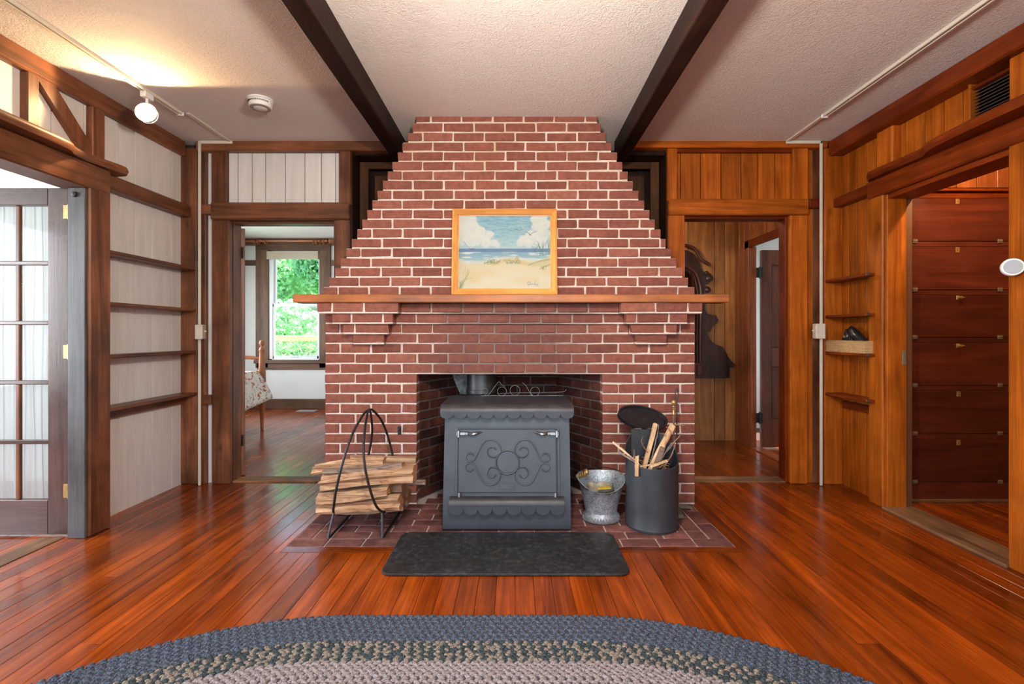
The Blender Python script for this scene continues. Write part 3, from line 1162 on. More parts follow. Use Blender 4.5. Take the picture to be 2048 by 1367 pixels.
# small black iron bracket on the brick face
br = thing('iron_bracket', (PX(799, YF), YF, PZ(860, YF)), 'tiny black iron bracket fixed to the brickwork above the firewood', 'bracket')
bx, bz = PX(799, YF), PZ(860, YF)
boxobj('plate', M_BLACK, br, bx - .012, bx + .012, YF - .006, YF + .002, bz - .028, bz + .028, .002)
MB().lathe([(.0, -.022), (.007, -.020), (.008, -.006), (.008, 0)], (bx, YF, bz + .008), 10, 'Y').build('stud', M_BLACK, br, True)

# ---- mantel ------------------------------------------------------------
YM = 3.114
m = MB().box(PX(585, YM), PX(1460, YM), YM, YF - .001, 1.368, 1.421, .005)
mantel = m.build('mantel_shelf', mantel_wood('X'))
tag(mantel, 'long orange-brown wooden mantel shelf across the brick chimney', 'mantel')

# ---- hearth ------------------------------------------------------------
hearth = thing('brick_hearth', (0, 2.9, 0), 'flat brick hearth let into the floor before the fireplace', 'hearth')
MB().box(HX0, HX1, HY0, YF + .02, -.06, -.002).box(OX0, OX1, YF + .02, 3.82, -.06, -.002).build('mortar', M_HEARTHMORTAR, hearth)
_hm = {}


def hbrick(x0, x1, y0, y1, name='hearth_brick'):
    j = .0045
    key = (round(x1 - x0, 3), round(y1 - y0, 3), rs.randrange(2))
    if key not in _hm:
        mm = MB().box(-(x1 - x0) / 2 + j, (x1 - x0) / 2 - j, -(y1 - y0) / 2 + j, (y1 - y0) / 2 - j, -.03, .003, .003)
        mm.v = [(a + rs.uniform(-.0015, .0015), b + rs.uniform(-.0015, .0015), c + rs.uniform(-.001, .001)) for a, b, c in mm.v]
        _hm[key] = mm.mesh('hearth_brick', M_HEARTHBRICK)
    o = bpy.data.objects.new(name, _hm[key])
    o.location = ((x0 + x1) / 2, (y0 + y1) / 2, rs.uniform(-.0012, .0012))
    link(o, hearth)


CW = .1016
for k in range(12):                                      # front row
    w = (HX1 - HX0) / 12
    hbrick(HX0 + k * w, HX0 + (k + 1) * w, HY0, HY0 + CW)
for side in (0, 1):                                      # two columns running front to back at each end
    for c in range(2):
        xa = HX0 + c * CW if side == 0 else HX1 - (c + 1) * CW
        y = HY0 + CW + (0 if c == 0 else -.105)
        while y < YF - .01:
            a, b = max(y, HY0 + CW), min(y + .211, YF)
            if b - a > .03:
                hbrick(xa, xa + CW, a, b)
            y += .211
nr = 6
for r in range(nr):                                      # stretcher rows
    y0 = HY0 + CW + r * (YF - HY0 - CW) / nr
    y1 = HY0 + CW + (r + 1) * (YF - HY0 - CW) / nr
    x = HX0 + 2 * CW - (.105 if r % 2 else 0)
    xe = HX1 - 2 * CW
    while x < xe - .01:
        a, b = max(x, HX0 + 2 * CW), min(x + .2112, xe)
        if b - a > .03:
            hbrick(a, b, y0, y1)
        x += .2112
for r in range(3):                                       # inside the firebox
    x = OX0 + .05 - (.105 if r % 2 else 0) + r * .06
    xe = OX1 - .05 - r * .06
    xs0 = OX0 + .05 + r * .06
    while x < xe - .01:
        a, b = max(x, xs0), min(x + .2112, xe)
        if b - a > .03:
            hbrick(a, b, YF + .01 + r * CW, YF + .01 + (r + 1) * CW)
        x += .2112

# ---- framed seaside painting leaning on the mantel ----------------------
pic = thing('framed_painting', (-.07, 3.19, 1.421), 'oak-framed beach painting with clouds, sea and dune grass on the mantel', 'painting')
PW, PH = .703, .585
ang = math.atan2(3.243 - 3.19, PH)


def lean(x, y, z):     # painting plane: x across, y out of the canvas, z up from the mantel
    return (-.070 + x, 3.190 + z * math.sin(ang) + y * math.cos(ang), 1.4215 + z * math.cos(ang) - y * math.sin(ang) * 0)


fw = .044


def frame_bar(p0, p1, q0, q1):
    m = MB()
    # outer edge p0->p1, inner edge q0->q1, stepped moulding section
    def L(a, b, t): return (a[0] + (b[0] - a[0]) * t, a[1] + (b[1] - a[1]) * t)
    sec = [(0, .0), (0, -.026), (.25, -.030), (.55, -.022), (.8, -.017), (.85, -.010), (1, -.008), (1, 0)]
    vs = []
    for t, y in sec:
        a, b = L(p0, q0, t), L(p1, q1, t)
        vs.append((a[0], y, a[1])); vs.append((b[0], y, b[1]))
    n = len(sec)
    fs = [(2 * i, 2 * i + 1, 2 * ((i + 1) % n) + 1, 2 * ((i + 1) % n)) for i in range(n)]
    fs.append(tuple(range(0, 2 * n, 2))); fs.append(tuple(range(1, 2 * n, 2)))
    m.add(vs, fs)
    return m.map(lean)


o4 = [(-PW / 2, 0), (PW / 2, 0), (PW / 2, PH), (-PW / 2, PH)]
i4 = [(-PW / 2 + fw, fw), (PW / 2 - fw, fw), (PW / 2 - fw, PH - fw), (-PW / 2 + fw, PH - fw)]
for k in range(4):
    frame_bar(o4[k], o4[(k + 1) % 4], i4[k], i4[(k + 1) % 4]).build('frame_bar', frame_wood('X' if k % 2 == 0 else 'Z'), pic)

# the canvas: a fine grid whose points carry the paint
NXc, NYc = 300, 238
U, V = np.meshgrid(np.linspace(0, 1, NXc), np.linspace(0, 1, NYc))      # V from the top
rg = np.random.default_rng(3)


def smooth_noise(nx, ny):
    g = rg.random((ny + 2, nx + 2))
    x, y = U * nx, V * ny
    xi, yi = x.astype(int), y.astype(int)
    fx, fy = x - xi, y - yi
    fx, fy = fx * fx * (3 - 2 * fx), fy * fy * (3 - 2 * fy)
    return (g[yi, xi] * (1 - fx) + g[yi, xi + 1] * fx) * (1 - fy) + (g[yi + 1, xi] * (1 - fx) + g[yi + 1, xi + 1] * fx) * fy


def srgb(*c):
    c = np.array(c, float) / 255
    return np.where(c <= .04045, c / 12.92, ((c + .055) / 1.055) ** 2.4)


IMG = np.zeros((NYc, NXc, 3))


def paint(mask, c):
    mk = np.clip(mask, 0, 1)[..., None]
    IMG[:] = IMG * (1 - mk) + srgb(*c) * mk


brush = smooth_noise(14, 60) * .6 + smooth_noise(40, 90) * .4
paint(np.ones_like(U), (160, 205, 218))
paint(np.clip((brush - .35) * 2, 0, 1) * (V < .46), (118, 178, 205))
paint(np.clip((V - .22) * 4, 0, 1) * .75, (196, 224, 222))
for cu, cv, r, a in [(.03, .10, .15, 1), (.10, .02, .10, 1), (.13, .16, .10, 1), (.03, .26, .12, .9), (.24, .22, .075, 1), (.13, .32, .085, 1), (.22, .31, .08, 1), (.33, .27, .055, 1), (.30, .36, .06, 1), (.38, .37, .05, .9), (.42, .40, .035, .8),
                     (.86, .06, .085, 1), (.92, .02, .07, 1), (.94, .11, .07, 1), (.86, .17, .07, .9), (.79, .25, .06, .9), (.72, .32, .06, 1), (.66, .37, .05, .9), (.83, .30, .07, .8), (.92, .26, .09, .7), (.76, .38, .07, .8), (.90, .38, .09, .6)]:
    d = np.hypot(U - cu, (V - cv) * .8) + (smooth_noise(24, 20) - .5) * .035
    paint(np.clip((r - d) / .02, 0, 1) * a, (232, 238, 232))
    paint(np.clip((r * .75 - np.hypot(U - cu, (V - cv - r * .45) * .8)) / .04, 0, 1) * .4 * a, (192, 218, 222))
    paint(np.clip((r * .8 - np.hypot(U - cu + r * .1, (V - cv + r * .15) * .8)) / .05, 0, 1) * .55 * a, (240, 240, 228))
sea = (V > .455) & (V < .66)
paint(sea * 1.0, (120, 168, 198))
paint(((V > .455) & (V < .50)) * (.75 + .25 * brush), (84, 124, 168))
paint(sea * np.clip((V - .49) * 6, 0, 1), (170, 208, 214))
paint(sea * np.clip((smooth_noise(10, 90) - .6) * 4, 0, 1) * (V > .50), (226, 238, 232))
shore = .625 + .025 * np.sin(U * 9) - .05 * np.clip(U - .3, 0, 1)
sand = np.clip((V - shore) / .018, 0, 1)
paint(np.clip((V - shore + .04) / .03, 0, 1) * .8, (226, 232, 218))
paint(sand, (232, 220, 180))
paint(sand * np.clip((V - .68) * 5, 0, 1) * (.7 + .5 * (smooth_noise(8, 24) - .5)), (238, 232, 206))
paint(sand * np.clip((smooth_noise(6, 9) - .55) * 3, 0, 1), (236, 218, 172))
dune = np.clip((.035 - np.abs(V - .635 + .03 * np.sin(U * 14))) / .02, 0, 1) * (U > .36)
paint(dune * .8, (222, 200, 142))
paint(np.clip((V - (.66 - (U - .78) * .55)) / .02, 0, 1) * (U > .78) * (V < .70) * .8, (214, 208, 160))


def stroke(pts, c, w=.0022, a=1.0):
    pts = spline(pts, 10)
    dd = np.full(U.shape, 9.0)
    for (x0, y0), (x1, y1) in zip(pts[:-1], pts[1:]):
        vx, vy = x1 - x0, y1 - y0
        t = np.clip(((U - x0) * vx + (V - y0) * vy) / (vx * vx + vy * vy + 1e-12), 0, 1)
        dd = np.minimum(dd, np.hypot(U - x0 - t * vx, (V - y0 - t * vy) * .8))
    paint(np.clip((w * 1.6 - dd) / (w * 1.2), 0, 1) * a, c)


def tuft(cu, cv, n, hh, cc, spread=.05):
    for _ in range(n):
        x = cu + rg.normal() * spread * .4
        dx = rg.normal() * spread
        stroke([(x, cv + rg.random() * .01), (x + dx * .4, cv - hh * .6), (x + dx, cv - hh * (.8 + .4 * rg.random()))], cc, .002, .85)


tuft(.89, .54, 9, .17, (66, 128, 134), .05)
tuft(.97, .52, 6, .18, (92, 148, 138), .03)
tuft(.84, .50, 5, .08, (70, 120, 140), .03)
for cu in (.31, .34, .38, .43):
    tuft(cu, .66, 5, .055, (104, 132, 78), .035)
stroke([(.28, .655), (.33, .635), (.40, .645), (.45, .63)], (120, 140, 84), .005, .8)
for cu in (.53, .57, .61, .66):
    tuft(cu, .655, 5, .045, (112, 138, 84), .03)
stroke([(.52, .655), (.60, .64), (.67, .655)], (126, 146, 92), .004, .8)
stroke([(.62, .60), (.635, .575), (.655, .61)], (206, 150, 82), .007, .9)
stroke([(.76, .675), (.84, .64), (.90, .62), (.99, .60)], (140, 152, 88), .005, .8)
stroke([(.88, .73), (.93, .70), (.99, .67)], (126, 146, 92), .004, .8)
tuft(.91, .74, 6, .05, (126, 146, 96), .03)
for k in range(14):
    x = .005 + rg.random() * .03
    stroke([(x, .99), (x + .04 + .03 * rg.random(), .88), (x + .05 + .10 * rg.random(), .68 + .18 * rg.random())], (168, 176, 116), .0016, .8)
tuft(.03, .99, 6, .10, (92, 132, 92), .05)
stroke([(.055, .355), (.13, .455)], (110, 110, 118), .0022)
stroke([(.085, .39), (.14, .455)], (236, 232, 218), .004)
stroke([(.125, .458), (.17, .458)], (64, 74, 90), .004)
stroke([(.61, .185), (.64, .195), (.655, .205), (.68, .195), (.70, .19)], (84, 80, 84), .0022)
stroke([(.73, .225), (.765, .245), (.775, .265), (.80, .24), (.845, .22)], (84, 80, 84), .0024)
stroke([(.77, .26), (.785, .272)], (70, 70, 76), .004)
# the painter's looping signature
stroke([(.745, .935), (.752, .915), (.766, .905), (.778, .912), (.772, .935), (.755, .950), (.748, .945), (.756, .937), (.775, .940), (.785, .930), (.79, .940), (.80, .930), (.806, .940), (.818, .930), (.822, .940), (.838, .932), (.845, .940), (.86, .935), (.856, .955), (.83, .955)], (108, 160, 170), .0026, .9)
stroke([(.826, .935), (.834, .895)], (108, 160, 170), .0022, .9)
m = MB()
cw0, cw1, ch0, ch1 = -PW / 2 + fw - .003, PW / 2 - fw + .003, fw - .003, PH - fw + .003
vs = [lean(cw0 + (cw1 - cw0) * i / (NXc - 1), -.004, ch1 - (ch1 - ch0) * j / (NYc - 1)) for j in range(NYc) for i in range(NXc)]
fs = [(j * NXc + i, j * NXc + i + 1, (j + 1) * NXc + i + 1, (j + 1) * NXc + i) for j in range(NYc - 1) for i in range(NXc - 1)]
me = bpy.data.meshes.new('canvas')
me.from_pydata(vs, [], fs)
att = me.color_attributes.new('paint', 'FLOAT_COLOR', 'POINT')
buf = np.ones((NYc * NXc, 4), np.float32)
buf[:, :3] = IMG.reshape(-1, 3) * .50
att.data.foreach_set('color', buf.ravel())
t = NT('painted_canvas')
ca = t.n('VertexColor', layer_name='paint')
t.pos()
t.bump(t.noise(t.wpos, 300, 2), .08, .002)
me.materials.append(t.fin(ca.outputs[0], .55))
co = bpy.data.objects.new('canvas', me)
link(co, pic)
MB().box(-PW / 2 + .01, PW / 2 - .01, -.001, .004, .01, PH - .01).map(lean).build('backing_board', flat('brown_backing_board', (.30, .20, .12), .8), pic)

# ------------------------------------------------------------------ wood stove
stove = thing('wood_stove', (-.048, 3.05, .004), 'blue-black steel wood stove with scalloped hood and scrollwork door', 'stove')
SX0, SX1 = -.425, .329
SCX = -.048


def fy(z, d=0.0):     # leaning front plate
    return 2.803 + (z - .05) * .158 - d


m = MB()
prof = [(2.825, .004), (2.808, .018), (2.803, .05)] + [(fy(z), z) for z in (.2, .4, .655)] + [(2.905, .70), (2.93, .722), (3.31, .722), (3.31, .004)]
m.prism(prof, SX0, SX1, 'YZ')
m.build('body', M_STOVE, stove, True, 40)

# top plate that rolls over into a scalloped valance
tx0, tx1 = SCX - .400, SCX + .400
YV = 2.856
m = MB()
arc = [(3.325, .736), (YV + .05, .736)] + [(YV + .05 - .05 * math.sin(a), .696 + .040 * math.cos(a)) for a in [math.radians(q) for q in range(10, 91, 10)]]
inner = [(YV + .05 - .044 * math.sin(a), .696 + .033 * math.cos(a)) for a in [math.radians(q) for q in range(90, 9, -10)]] + [(YV + .05, .729), (3.325, .729)]
m.prism(arc + inner, tx0, tx1, 'YZ')
m.build('top_plate', M_STOVETOP, stove, True, 30)


def scallops(x0, x1, n, ztop, zroot, depth):
    pts = [(x1, ztop), (x0, ztop)]
    w = (x1 - x0) / n
    for k in range(n):
        c = x0 + (k + .5) * w
        for q in range(0, 13):
            a = math.pi * q / 12
            pts.append((c - math.cos(a) * w * .49, zroot - math.sin(a) * depth))
        if k < n - 1:
            pts.append((x0 + (k + 1) * w, zroot + .010))
    return pts


m = MB().prism(scallops(tx0, tx1, 10, .697, .682, .026), YV - .0004, YV + .0056, 'XZ')
va = m.build('valance', M_STOVE, stove)
m = MB()
for dx in (.385, .370):
    m.lathe([(.0, -.002), (.0022, -.0015), (.0025, 0)], (SCX + dx, YV, .668), 8, 'Y')
m.build('rivets', M_CHROME, va)

# door with its frame recess
dx0, dx1, dz0, dz1 = -.335, .246, .229, .590


def onface(x, y, z):
    return (x, fy(z) + y, z)


m = MB().box(dx0, dx1, -.016, 0, dz0, dz1, .003).map(onface)
door = m.build('fire_door', M_STOVE, stove)
m = MB()
m.box(dx0 - .022, dx0 - .006, -.010, 0, dz0 - .012, dz1 + .004, .002)
m.box(dx1 + .006, dx1 + .022, -.010, 0, dz0 - .012, dz1 + .004, .002)
m.box(dx0 - .022, dx1 + .022, -.004, 0, dz1 + .003, dz1 + .010, .001)
m.map(onface).build('door_frame', M_STOVE, stove)
m = MB()
for x in (dx0 + .008, dx1 - .006):
    m.lathe([(.009, -.05), (.009, .002)], (x, -.012, dz0 - .002), 10)
m.map(onface).build('hinge_pins', M_CHROME, door, True)
# medallion and scrolls
cxm, czm = SCX + .004, PZ(922, 2.86)
R = .0685
m = MB()
m.tube([onface(cxm + math.cos(a) * R, -.020, czm + math.sin(a) * R) for a in [2 * math.pi * k / 40 for k in range(40)]], .0052, 8, True)
m.build('medallion_ring', M_STOVE, door, True)
m = MB().lathe([(.0, -.020), (R - .006, -.0195), (R - .003, -.016)], (cxm, 0, czm), 40, 'Y').map(onface)
m.build('medallion', M_STOVE, door, True)
sp = [(375, 430), (348, 402), (308, 412), (288, 452), (308, 482), (352, 488), (392, 462), (430, 385), (470, 310), (515, 265), (565, 256), (622, 272), (664, 318), (676, 372), (655, 418), (616, 442), (566, 442), (534, 408), (530, 368), (560, 338), (598, 338), (624, 366)]
k5 = 1.0 / 5.58 / 335.0
for su in (1, -1):
    for sv in (1, -1):
        path = []
        for (u, v) in spline(sp, 5):
            x = (u - 755) * k5 * su
            z = (500 - v) * k5 * sv - .001 * sv
            path.append(onface(cxm + x, -.0195, czm + z))
        MB().tube(path, .0046, 7).build('scroll', M_STOVE, door, True)
# latches
for s, xc in ((1, dx0 + .01), (-1, dx1 - .008)):
    zc = dz1 - .022
    m = MB()
    m.box(xc - s * .018, xc - s * .006, -.040, .0, zc - .022, zc + .020, .002)
    m.box(xc - s * .026, xc - s * .018, -.034, -.012, zc - .014, zc + .014, .003)
    m.map(onface)
    la = m.build('latch', M_CHROME, door)
    m = MB()
    m.box(xc - s * .006, xc + s * .045, -.034, -.016, zc - .011, zc + .010, .003)
    m.lathe([(0, -.040), (.007, -.039), (.008, -.030)], (xc + s * .032, 0, zc), 10, 'Y')
    m.tube([(xc + s * (.045 + .014 * q), -.026 - .010 * math.sin(q * .8), zc + .001 - .004 * math.sin(q * .9)) for q in range(7)], [.0085, .009, .010, .010, .009, .006, .002], 8)
    m.map(onface).build('handle', M_CHROME, la, True)
m = MB().box(cxm - .048 - .005, cxm + .040, -.0185, -.015, dz0 + .018, dz0 + .052, .001)
m.map(onface).build('rating_plate', M_STOVE, door)
m = MB()
for x in (cxm - .045, cxm + .032):
    m.lathe([(0, -.021), (.002, -.0205), (.0025, -.018)], (x, 0, dz0 + .030), 8, 'Y')
m.map(onface).build('rivets', M_STOVETOP, door)

# scalloped ash lip
lx0, lx1 = SCX - .336, SCX + .336
m = MB()
arc = [(0, .205), (-.020, .204), (-.038, .198), (-.050, .186), (-.055, .170), (-.055, .160), (-.049, .160), (-.049, .170), (-.045, .182), (-.035, .192), (-.020, .197), (0, .198)]
m.prism([(fy(.2) + a, z) for a, z in arc], lx0, lx1, 'YZ')
m.build('ash_lip', M_STOVETOP, stove, True, 30)
m = MB().prism(scallops(lx0, lx1, 8, .161, .145, .032), fy(.2) - .0556, fy(.2) - .0494, 'XZ')
m.build('lip_valance', M_STOVE, stove)
# flue pipe behind the top plate
m = MB().lathe([(.112, .735), (.112, .76), (.107, .762), (.107, .95)], (-.245, 3.50, 0), 32)
m.build('flue_pipe', M_PIPE, stove, True)
MB().tube([(-.245, 3.30, .60), (-.245, 3.50, .60), (-.245, 3.50, .74)], .105, 20).build('flue_elbow', M_PIPE, stove, True)

# wire trivet left on the stove
tv = [(962, 787), (964, 778), (972, 776), (975, 784), (968, 792), (978, 788), (990, 772), (998, 763), (1003, 769), (1010, 772)]
YT = 3.30
m = MB()
def wp(p, dy=0): return (PX(p[0], YT), YT + dy, PZ(p[1], YT))
m.tube([wp(p) for p in spline(tv, 5)], .0016, 6)
for cx, cy, r in ((1004, 783, 9), (1030, 781, 10), (1070, 783, 9)):
    m.tube([(PX(cx, YT) + math.cos(a) * r / 290, YT - .004, PZ(cy - 1, YT) + math.sin(a) * r / 290) for a in [2 * math.pi * q / 20 for q in range(20)]], .0016, 6, True)
m.tube([wp(p) for p in spline([(1045, 765), (1052, 771), (1060, 785), (1066, 792)], 5)], .0016, 6)
m.tube([wp(p) for p in spline([(1000, 786), (1040, 785), (1090, 784), (1126, 783), (1132, 778)], 4)], .0016, 6)
m.tube([(PX(962, YT), YT, .7378), (PX(1126, YT), YT, .7378)], .0016, 6)
tr = m.build('wire_rack', flat('dull_wire', (.22, .21, .20), .4, .8), None, True)
tag(tr, 'thin curled wire rack standing on the back of the stove top', 'wire rack')

# ---- hearth mat ----------------------------------------------------------
m = MB()
mx0, mx1, my0, my1, rr = -.652, .562, 2.292, 2.782, .055
out = []
for cx, cy, a0 in ((mx1 - rr, my1 - rr, 0), (mx0 + rr, my1 - rr, 90), (mx0 + rr, my0 + rr, 180), (mx1 - rr, my0 + rr, 270)):
    for q in range(0, 91, 15):
        a = math.radians(a0 + q)
        out.append((cx + rr * math.cos(a), cy + rr * math.sin(a)))
n = len(out)
cxm_, cym_ = (mx0 + mx1) / 2, (my0 + my1) / 2
def inset(d): return [(x + (cxm_ - x) * d / .6, y + (cym_ - y) * d / .25) for x, y in out]
rings = [(out, .0045), (out, .010), (inset(.004), .0125), (inset(.02), .013)]
vs = []
for pts, z in rings:
    vs += [(x, y, z) for x, y in pts]
fs = [tuple(range(n - 1, -1, -1)), tuple(3 * n + k for k in range(n))]
for r in range(3):
    for k in range(n):
        fs.append((r * n + k, r * n + (k + 1) % n, (r + 1) * n + (k + 1) % n, (r + 1) * n + k))
mat_o = MB().add(vs, fs).build('hearth_mat', M_MAT)
tag(mat_o, 'speckled black hearth mat with rounded corners before the stove', 'mat')

# ------------------------------------------------------------------ firewood rack
rack = thing('firewood_rack', (-.90, 2.93, .004), 'black iron hoop rack holding split firewood left of the stove', 'log rack')
RX, RY = -.90, 2.945
zs = [(.696, 0.0, 0.0), (.688, .008, .05), (.655, .018, .11), (.60, .032, .185), (.514, .047, .255), (.41, .068, .288), (.293, .095, .286), (.20, .118, .258), (.150, .138, .215), (.132, .142, .17), (.128, .13, .12)]
for sy in (-1, 1):
    for sx in (-1, 1):
        path = [(RX + sx * hx, RY + sy * hy * (.88 if sy > 0 else 1), z) for z, hx, hy in zs]
        MB().tube(spline(path, 6), .0072, 8).build('hoop', M_IRON, rack, True)
for sx in (-1, 1):
    MB().tube([(RX + sx * .13, RY - .13, .128), (RX + sx * .13, RY + .12, .128)], .0065, 8).build('base_bar', M_IRON, rack, True)
    x = RX + sx * .152
    leg = [(RX + sx * .138, RY - .20, .148), (x, 2.70, .030), (x, 2.692, .014), (x, 2.71, .0108), (x, 3.145, .0108), (x, 3.16, .016), (RX + sx * .138, RY + .19, .150)]
    MB().tube(leg, .0072, 8).build('leg', M_IRON, rack, True)
for dy in (-.13, .12):
    MB().tube([(RX - .13, RY + dy, .128), (RX + .13, RY + dy, .128)], .0065, 8).build('base_bar', M_IRON, rack, True)

rl = random.Random(5)


def log(label, p0, p1, outline, seed, bark=(), taper=1.0, name='split_log', rough=1.0):
    """irregular split billet: outline (y,z) around the axis p0->p1; sides listed in bark use bark"""
    r = random.Random(seed)
    p0, p1 = Vector(p0), Vector(p1)
    side, ring = [], []
    nv = len(outline)
    for k in range(nv):                       # subdivide every side so splits can open along it
        a, b = outline[k], outline[(k + 1) % nv]
        for q in range(3):
            t_ = q / 3
            ring.append((a[0] + (b[0] - a[0]) * t_, a[1] + (b[1] - a[1]) * t_))
            side.append(k)
    n = len(ring)
    ns = 15
    vs = []
    ridge = [r.uniform(-.0075, .0075) * rough for _ in range(n)]     # grooves along the grain
    drift = [r.uniform(-.006, .006) * rough for _ in range(n)]
    for i in range(ns):
        t = i / (ns - 1)
        c = p0.lerp(p1, t)
        sc = 1 + (taper - 1) * t
        bow = .006 * math.sin(math.pi * t) * (1 if seed % 2 else -1) * rough
        for k, (a, b) in enumerate(ring):
            q = math.hypot(a, b) + 1e-6
            d = ridge[k] + drift[k] * math.sin(4 * t + k * 1.7) + r.uniform(-.0022, .0022) * rough
            ex = r.uniform(-.007, .007) * rough if i in (0, ns - 1) else 0
            vs.append((c.x + ex, c.y + a * sc * (1 + d / q), c.z + b * sc * (1 + d / q) + bow))
    m = MB()
    m.v = vs
    for i in range(ns - 1):
        for k in range(n):
            m.f.append((i * n + k, i * n + (k + 1) % n, (i + 1) * n + (k + 1) % n, (i + 1) * n + k))
            m.m.append(1 if side[k] in bark else 0)
    m.f.append(tuple(range(n))); m.m.append(2)
    m.f.append(tuple((ns - 1) * n + k for k in range(n))); m.m.append(2)
    o = m.build(name, [M_SPLIT, M_BARK, M_ENDGRAIN], None, True, 24)
    return tag(o, label, 'firewood', 'firewood stacked in the hoop rack')


def at(px, py, Y):
    return (PX(px, Y), Y, PZ(py, Y))


def tri(w, h, f=.0):
    return [(-w / 2, -h / 2), (w / 2, -h / 2), (w * .42, h * .1), (f, h / 2), (-w * .45, h * .2)]


def slab(w, h):
    return [(-w / 2, -h / 2), (w / 2, -h / 2), (w / 2, h / 2), (-w / 2, h / 2)]


def rnd(w, h, n=9):
    return [(w / 2 * math.cos(2 * math.pi * k / n), h / 2 * math.sin(2 * math.pi * k / n)) for k in range(n)]


log('big bottom split log with a dark cut end at its right', at(640, 1012, 2.80), at(803, 1000, 2.80), [(-.060, -.032), (.05, -.038), (.060, .016), (.01, .042), (-.058, .020)], 1, bark=(1, 2), taper=1.15)
log('bottom log at the back of the iron rack', at(655, 1003, 2.94), at(808, 999, 2.94), tri(.11, .09), 2, bark=(1,))
log('bottom log half hidden, its bark end beside the brick jamb', at(660, 996, 3.065), at(819, 990, 3.065), tri(.10, .10), 3, bark=(1, 2))
log('tapered split log with torn left end, second from the bottom', at(640, 994, 2.775), at(779, 977, 2.775), [(-.055, -.026), (.045, -.028), (.050, .018), (-.01, .036), (-.052, .012)], 4)
log('pale split log resting behind the second layer', at(652, 975, 2.90), at(806, 972, 2.90), tri(.11, .08), 6)
log('long split log with a round orange sawn end', at(644, 966, 2.785), at(829, 946, 2.785), [(-.050, -.030), (.030, -.040), (.054, -.006), (.042, .036), (-.018, .040), (-.054, .014)], 5, bark=(0, 1), taper=1.14)
log('thin round stick jutting out to the right over the hearth', at(700, 966, 2.99), at(851, 964, 2.99), rnd(.036, .036, 7), 7, bark=tuple(range(7)), rough=.25)
log('grey weathered log near the top, bark side out', at(652, 944, 2.83), at(806, 934, 2.83), [(-.048, -.024), (.045, -.026), (.045, .020), (.0, .032), (-.048, .024)], 8, bark=(3, 4))
log('wedge log on top with a bright orange upper face', at(630, 936, 2.86), at(769, 921, 2.86), [(-.040, -.030), (.045, -.020), (.050, .010), (.01, .020), (-.042, .016)], 9)
log('flat pale sawn board lying on top at the back', at(702, 917, 3.04), at(832, 921, 3.04), slab(.03, .044), 10, name='sawn_board', rough=.15)
log('short chunk tucked under the flat pale board', at(774, 942, 2.95), at(829, 939, 2.95), tri(.08, .055), 11)
log('split log at the back of the top layer', at(680, 948, 3.06), at(812, 946, 3.06), tri(.10, .07), 12)

# ------------------------------------------------------------------ ash bucket
BX, BY = PX(1202, 2.985), 2.985
bk = thing('ash_bucket', (BX, BY, .004), 'dented galvanised ash bucket between the stove and the black bin', 'bucket')


def oval(x, y, z, a):
    return (x * .98, y * .80, z + (0.034 * math.sin(a) + .014 * math.cos(2 * a)) * max(0, (z - .05) / .2) ** 2)


m = MB()
m.lathe([(.105, .005), (.112, .010), (.117, .022), (.112, .045), (.101, .060), (.100, .066), (.112, .12), (.130, .19), (.147, .252), (.152, .255), (.1545, .258), (.150, .2595), (.144, .252), (.126, .19), (.108, .12), (.097, .075), (.0, .072)], (BX, BY, 0), 40, fn=oval)
m.build('pail', M_GALV, bk, True, 50)
m = MB()
for k in range(40):
    a = 2 * math.pi * k / 40
    x, y, z = oval(.116 * math.cos(a), .116 * math.sin(a), .022, a)
    m.tube([(BX + x * .99, BY + y * .99, .012), (BX + x, BY + y, .022), (BX + x * .97, BY + y * .97, .042)], .003, 4)
m.build('fluted_foot', M_GALV, bk, True)
hx = BX - .150
hd = MB().tube(spline([(BX + .155, BY + .02, .262), (BX + .12, BY + .10, .285), (BX, BY + .135, .298), (BX - .09, BY + .10, .292), (BX - .105, BY + .055, .293)], 6), .003, 6).build('bail_wire', M_IRON, bk, True)
m = MB()
for k in range(5):
    m.lathe([(0, -.006), (.010 + .002 * k, -.005), (.012 + .002 * k, 0), (.010 + .002 * k, .005), (0, .006)], (BX - .150 + .0125 * k, BY + .02, .268 + .004 * k), 12, 'X')
m.lathe([(0, -.020), (.012, -.016), (.0195, -.006), (.0195, .006), (.012, .016), (0, .020)], (BX - .088, BY + .03, .292), 16, 'X')
m.build('grip', M_BRASS, bk, True)
MB().lathe([(.0, -.004), (.020, -.003), (.020, .0), (.0, .004)], (BX + .148, BY, .235), 12, 'X').build('ear', M_GALV, bk, True)
# rubbish in the bucket
m = MB()
rp = random.Random(8)
pp = []
for i in range(7):
    for j in range(4):
        x = -.085 + i * .028
        pp.append((BX + x + rp.uniform(-.004, .004), BY + .035 - .045 * math.cos(i * .5 - 1.5) + rp.uniform(-.005, .005), .165 + j * .026 + rp.uniform(-.006, .006) - .012 * abs(i - 3) * .5))
m.add(pp, [(i * 4 + j, (i + 1) * 4 + j, (i + 1) * 4 + j + 1, i * 4 + j + 1) for i in range(6) for j in range(3)])
po = m.build('torn_cardboard', flat('tan_torn_cardboard', (.36, .30, .22), .8, var=.3), None, True, 60)
so = po.modifiers.new('thickness', 'SOLIDIFY'); so.thickness = .003
tag(po, 'torn piece of tan cardboard standing in the galvanised bucket', 'cardboard')
m = MB()
yy = [(-.035, -.050, .214), (.045, -.058, .222), (.048, -.020, .226), (.0, -.012, .222), (-.03, -.020, .218)]
m.prism([(a, b) for a, b, c in yy], .216, .220, 'XY')
m.map(lambda x, y, z: (BX + x + .005, BY + y - .005, z + .25 * x * .4 - .004))
tag(m.build('yellow_scrap', flat('yellow_paper', (.62, .46, .04), .7, var=.15)), 'bright yellow paper scrap lying on the bucket contents', 'paper')

